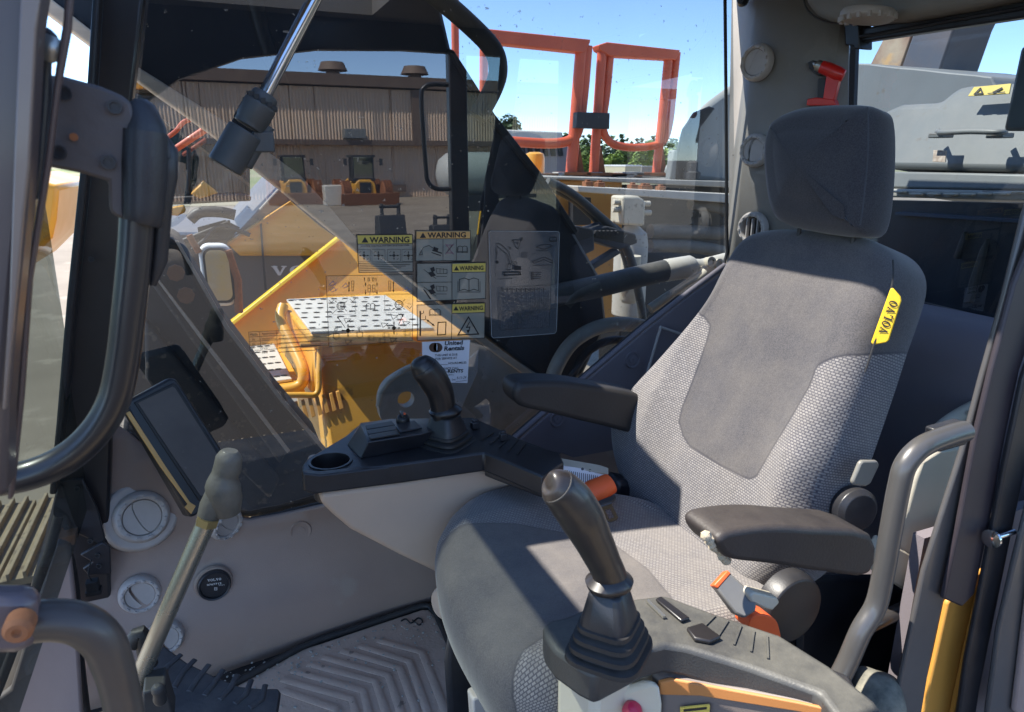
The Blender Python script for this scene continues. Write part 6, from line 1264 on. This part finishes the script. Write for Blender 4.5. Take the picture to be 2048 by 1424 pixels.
# -- sticker 4
o = sticker('warning_label', 'lowest label of the stack, with yellow header over a lightning bolt triangle', 'warning label', [(834, 610), (970, 606), (969, 676), (835, 681)], M['film'])
d = Dec(plS(1)); d.poly([(905, 609), (970, 607), (969, 624), (904, 626)]); d.done('yellow_header', [M['stick']], o)
d = Dec(plS(2)); wtri(d, 912, 617, 5); d.text('WARNING', (918, 622), (966, 620), 9, .03); d.line([(834, 610), (970, 606), (969, 676), (835, 681)], 1.3, True); d.line([(904, 608), (903, 678)], 1.2); d.line([(904, 627), (969, 625)], 1)
d.line([(937, 634), (957, 668), (916, 670)], 2.4, True); d.line([(939, 644), (933, 655), (940, 654), (936, 665)], 1.8); d.poly([(933, 660), (940, 660), (936, 667)])
d.poly([(839, 622), (842, 622), (842, 672), (839, 672)]); d.line([(842, 628), (847, 626), (847, 622)], 1.3); d.line([(842, 640), (851, 639), (851, 632)], 1.3); d.arrow((854, 640), (868, 651), 1.8, 4, True); d.line([(876, 645), (892, 644), (891, 669), (875, 670)], 1.9, True); d.book(860, 618, 20, 13); d.done('label_print', [M['ink']], o)
# -- sticker 5: control pattern chart
o = sticker('control_chart', 'clear lever function chart with red-brown arrows, left of the lightning warning', 'label', [(652, 552), (826, 549), (825, 681), (658, 693)], M['filmc'], None)
d = Dec(plS(2)); d.line([(652, 552), (826, 549), (825, 681), (658, 693)], .9, True); d.line([(652, 590), (826, 587)], .5); d.line([(654, 592), (710, 591), (711, 628), (656, 630)], .5, True); d.line([(769, 590), (826, 589), (825, 624), (770, 626)], .5, True)
for cx, cy in ((682, 612), (798, 609)):
    d.ring(cx, cy, 8, 1.5); d.ring(cx, cy, 5.5, .8); d.line([(cx-5, cy), (cx+5, cy)], 1); d.line([(cx, cy-5), (cx, cy+5)], 1)
    for sx in (-1, 1):
        for sy in (-1, 1): d.line([(cx+sx*8, cy+sy*7), (cx+sx*12, cy+sy*10)], 1)
for cx, cy in ((696, 661), (788, 656)):
    d.ring(cx, cy, 2, 3.2)
    for a, c in (((-3, 0), (-12, 0)), ((3, 0), (12, 0)), ((0, -3), (0, -12)), ((0, 3), (0, 12))): d.arrow((cx+a[0], cy+a[1]), (cx+c[0], cy+c[1]), 1.6, 3)
d.arrow((690, 655), (675, 634), 1.2, 3.5); d.arrow((797, 650), (806, 630), 1.2, 3.5); d.book(733, 607, 16, 12)
def cone(x, y, s=1., f=1): d.line([(x, y), (x+14*s*f, y+1*s), (x+4*s*f, y+9*s)], 1, True); d.line([(x+10*f*s, y+3*s), (x+14*f*s, y+7*s)], .8)
for q in ((688, 637), (762, 646), (806, 643), (690, 680), (782, 630), (780, 676)): cone(*q)
for x, y in ((667, 667), (714, 664)): d.line([(x, y), (x+11, y), (x+11, y+9), (x+5, y+12), (x, y+9)], 1, True); d.line([(x+5, y), (x+5, y-10)], 1); d.line([(x+2, y-10), (x+8, y-10), (x+8, y-6), (x+2, y-6)], .8, True)
for x, y in ((736, 672), (766, 666), (808, 662), (758, 678)): d.line([(x, y), (x+12, y), (x+12, y+8), (x, y+8)], .7, True); d.line([(x+3, y-2), (x+3, y+10)], .6)
for x, y in ((658, 600), (700, 598), (778, 616), (814, 612), (660, 622)): d.line([(x, y), (x+5, y+5), (x+10, y)], .9); d.line([(x+2, y-4), (x+8, y-4)], .8)
d.text('AUX', (698, 625), (706, 624), 4); d.done('chart_print', [M['ink']], o)
d = Dec(plS(2))
for x in (698, 787): d.arrow((x, 574), (x, 564), 1.4, 3); d.arrow((x, 574), (x, 583), 1.4, 3)
for x in (731, 754):
    d.arrow((x, 572), (x, 566), 1.4, 3); d.arrow((x, 580), (x, 588), 1.4, 3); d.arrow((x-2, 562), (x-2, 556), 1.2, 2.5)
for x in (736, 745): d.line([(x, 570), (x+5, 570), (x+5, 584), (x, 584)], .9, True); d.line([(x, 577), (x+5, 577)], .7); d.line([(x, 556), (x+3, 556), (x+3, 562), (x, 562)], 1, True)
for x in (703, 777): d.line([(x, 562), (x+5, 562), (x+4, 582), (x+1, 582)], .9, True); d.line([(x, 568), (x+5, 568)], .6); d.line([(x, 574), (x+5, 574)], .6)
d.done('arrow_print', [M['inkb']], o)
d = Dec(plS(2))
for x, y in ((658, 562), (660, 574), (806, 574), (684, 566)): d.line([(x, y+8), (x+8, y), (x+12, y+7), (x+3, y+10)], 1); d.line([(x+12, y+7), (x+15, y+3)], .9)
d.done('lever_pictograms', [M['inkblue']], o)
# -- sticker 6: lifting chart
o = sticker('lifting_chart', 'large grey lifting capacity chart with a small excavator drawing, on the right', 'label', [(978, 465), (982, 462), (1116, 463), (1119, 466), (1113, 662), (1109, 667), (987, 676), (983, 672)], M['filmd'], None)
d = Dec(plS(2)); d.line([(978, 465), (982, 462), (1116, 463), (1119, 466), (1113, 662), (1109, 667), (987, 676), (983, 672)], .9, True); d.done('chart_border', [mat('pale_edge', (.35, .37, .38), None, .6)], o)
d = Dec(plS(2)); d.text('VCE 123456', (983, 471), (1001, 470), 3) if False else None
d.book(1100, 474, 12, 9, .9); d.line([(1025, 480), (1046, 480)], 1.4); d.line([(1026, 480), (1031, 493), (1036, 498), (1042, 480)], 1.1); d.line([(1032, 486), (1038, 486)], .9); d.line([(1035, 483), (1035, 489)], .9); d.line([(1042, 480), (1046, 476), (1041, 476)], 1)
d.line([(994, 488), (1000, 487), (1018, 503), (1024, 528)], 1); d.line([(994, 492), (1014, 508), (1020, 528)], 1); d.ring(1020, 496, 2, .9, n=8); d.line([(1014, 540), (1016, 528), (1024, 528), (1024, 540)], 1, True); d.poly([(1028, 530), (1042, 533), (1042, 540), (1028, 540)]); d.ring(1030, 526, 3, 1, n=8)
d.line([(1008, 545), (1040, 544), (1041, 549), (1009, 551)], 2.2, True); d.line([(994, 488), (991, 553)], .6); d.line([(994, 497), (994, 518)], .8); d.poly([(993, 522), (997, 522), (997, 527), (993, 527)]); d.arrow((1000, 558), (1024, 557), .7, 2, True)
d.line([(1073, 494), (1082, 490), (1100, 489), (1104, 492), (1088, 499)], 1.1, True); d.line([(1073, 502), (1095, 501)], .7); d.line([(1065, 523), (1088, 514), (1106, 522), (1104, 526), (1088, 519), (1068, 527)], 1, True); d.line([(1066, 531), (1106, 530)], .7)
for k in range(4): d.line([(1042, 505+k*3), (1054, 504.5+k*3)], .7)
for k in range(4): d.line([(1063, 545+k*4), (1082, 544.5+k*4)], .9)
d.line([(1063, 544), (1066, 544), (1066, 560), (1063, 560)], .8, True)
for k in range(10): x = 1006+k*9; d.arrow((x, 583), (x, 577), 1.1, 2); d.line([(x+3, 578), (x+6, 580)], 1.2)
d.line([(1000, 575), (1102, 570), (1098, 653), (1000, 660)], .5, True); d.done('chart_symbols', [M['ink']], o)
d = Dec(plS(2))
for k in range(27):
    t_ = k/26; y0, y1 = 586+t_*73, 582+t_*70; d.line([(996, y0), (1100-3*t_, y1)], .55)
    if k < 26:
        for j in range(22):
            x = 1004+j*4.3
            if rnd.random() < .8: d.line([(x, y0+1.6-j*.17), (x+2.6, y0+1.5-j*.17)], .9)
for k in range(12): x = 998+k*9; d.line([(x, 576), (x, 660-k*.5)], .5)
d.done('chart_table', [M['inkg']], o)
# -- mode table at lower left
o = sticker('mode_table', 'faint clear mode table low on the glass, left of the function chart', 'label', [(497, 664), (656, 655), (656, 690), (500, 704)], M['filmc'], None)
d = Dec(plS(2))
for a, c in (((497, 664), (656, 657)), ((498, 674), (656, 666)), ((498, 683), (656, 674)), ((499, 692), (656, 682)), ((500, 702), (656, 690)), ((497, 664), (500, 702)), ((519, 663), (522, 700)), ((553, 661), (555, 697))): d.line([a, c], .7)
d.text('Mode', (500, 672), (516, 671), 5); d.text('Applications', (523, 671), (557, 669), 5.5)
for k, (a, s_) in enumerate((('H', 'Heavy duty'), ('G', 'General'), ('F', 'Fine'), ('L', 'Idle'))):
    y = 681.5+k*9; d.text(a, (505, y), (509, y), 4.5); d.text(s_, (524, y-1), (524+len(s_)*2.9, y-2), 4.5); d.line([(558, y-4), (640, y-9)], 1.3)
d.done('table_print', [M['inkb']], o)
# -- service notice
o = Dec(plS(3)); o.poly([(844, 684), (940, 680), (935, 766), (846, 764)]); o = o.done('service_notice', [M['paper']]); tag(o, 'white rental service notice with a brown two-ring logo taped on the side glass', 'notice')
d = Dec(plS(5)); n_ = 20
def C(cx, cy, rx, ry, a0, a1, n=14): return [(cx+rx*math.cos(a0+(a1-a0)*k/n), cy+ry*math.sin(a0+(a1-a0)*k/n)) for k in range(n+1)]
d.poly(C(869, 695, 11, 9.5, math.pi*.5, math.pi*1.5)[:]+C(873, 695, 6, 9.2, math.pi*1.5, math.pi*.5)); d.poly(C(874, 695, 11, 9.5, -math.pi*.5, math.pi*.5)+C(870, 695, 7, 9.2, math.pi*.5, -math.pi*.5)); d.done('logo', [M['inkb']], o)
d = Dec(plS(5)); d.text('United', (889, 691), (925, 689), 8.5, .03, .2); d.text('Rentals', (888, 702), (928, 700), 9, .03, .2)
d.text('THIS UNIT IS DUE', (870, 713), (915, 711), 4.4, .015); d.text('FOR SERVICE AT', (871, 720), (914, 718), 4.4, .015); d.text('HOURS/MILES', (897, 729), (933, 727), 4.4, .015); d.line([(872, 730), (895, 729)], .7)
d.text('SERVICE CALL', (881, 740), (918, 738), 4.4, .015); d.text('1-800-UR-RENTS', (852, 748), (926, 745), 7, .03, .15); d.text('(877-3687)', (876, 753), (907, 751.5), 3.4); d.text('Date', (904, 761), (911, 760.5), 3.6); d.line([(870, 757), (900, 758)], .6); d.line([(870, 762), (900, 761)], .6); d.line([(912, 763), (933, 761)], .6)
d.text('9-11-24', (913, 759), (932, 757), 5.5, 0, .3); d.line([(875, 724), (878, 727), (876, 729)], .8); d.done('notice_print', [M['ink']], o)
# -- VOLVO lettering as slab-serif shapes: each glyph in a 1x1 box, y up
def glyph(ch):
    if ch == 'V': return [[(0, 1), (.42, 1), (.42, .88), (.36, .88), (.56, .30), (.76, .88), (.66, .88), (.66, 1), (1, 1), (1, .88), (.92, .88), (.60, 0), (.44, 0), (.08, .88), (0, .88)]]
    if ch == 'L': return [[(0, 1), (.5, 1), (.5, .88), (.38, .88), (.38, .12), (.78, .12), (.86, .40), (.98, .40), (.95, 0), (0, 0), (0, .12), (.14, .12), (.14, .88), (0, .88)]]
    n = 20; o = []
    for k in range(n):
        a, c = 6.2832*k/n, 6.2832*(k+1)/n; o.append([(.5+.5*math.cos(a), .5+.52*math.sin(a)), (.5+.5*math.cos(c), .5+.52*math.sin(c)), (.5+.24*math.cos(c), .5+.40*math.sin(c)), (.5+.24*math.cos(a), .5+.40*math.sin(a))])
    return o
def word(d, p0, p1, h, s='VOLVO', sl=0.):
    dx, dy = p1[0]-p0[0], p1[1]-p0[1]; l = math.hypot(dx, dy); ux, uy = dy/l, -dx/l; n = len(s)
    for i, ch in enumerate(s):
        for g in glyph(ch):
            d.poly([(p0[0]+dx*(i+.08+a*.84)/n+ux*h*b_, p0[1]+dy*(i+.08+a*.84)/n+uy*h*b_) for a, b_ in g])
ne = bpy.data.objects.get('neighbour_excavator')
d = Dec(('Y', 4.11)); word(d, (540, 551), (722, 549), 19); d.done('lettering', [M['white']], ne)
d = Dec((bd0+bdn*.0012, bdn)); word(d, (1773, 671), (1797, 604), 17); d.done('badge_lettering', [M['ink']], badge)
d = Dec(HM); word(d, (415, 1163.5), (443, 1160), 4.8)
d.text('0767712', (414, 1172), (443, 1168), 3.6, .02); d.text('hours', (438, 1171.5), (449, 1170.5), 2.4); d.line([(429, 1175), (434, 1175), (434, 1180), (429, 1180)], .8, True); d.line([(429, 1177.5), (434, 1177.5)], .8)
hm = [o for o in bpy.data.objects if o.name.startswith('bezel') and o.parent and o.parent.name == 'hour_meter'][0]
d.done('dial_print', [M['white']], hm)
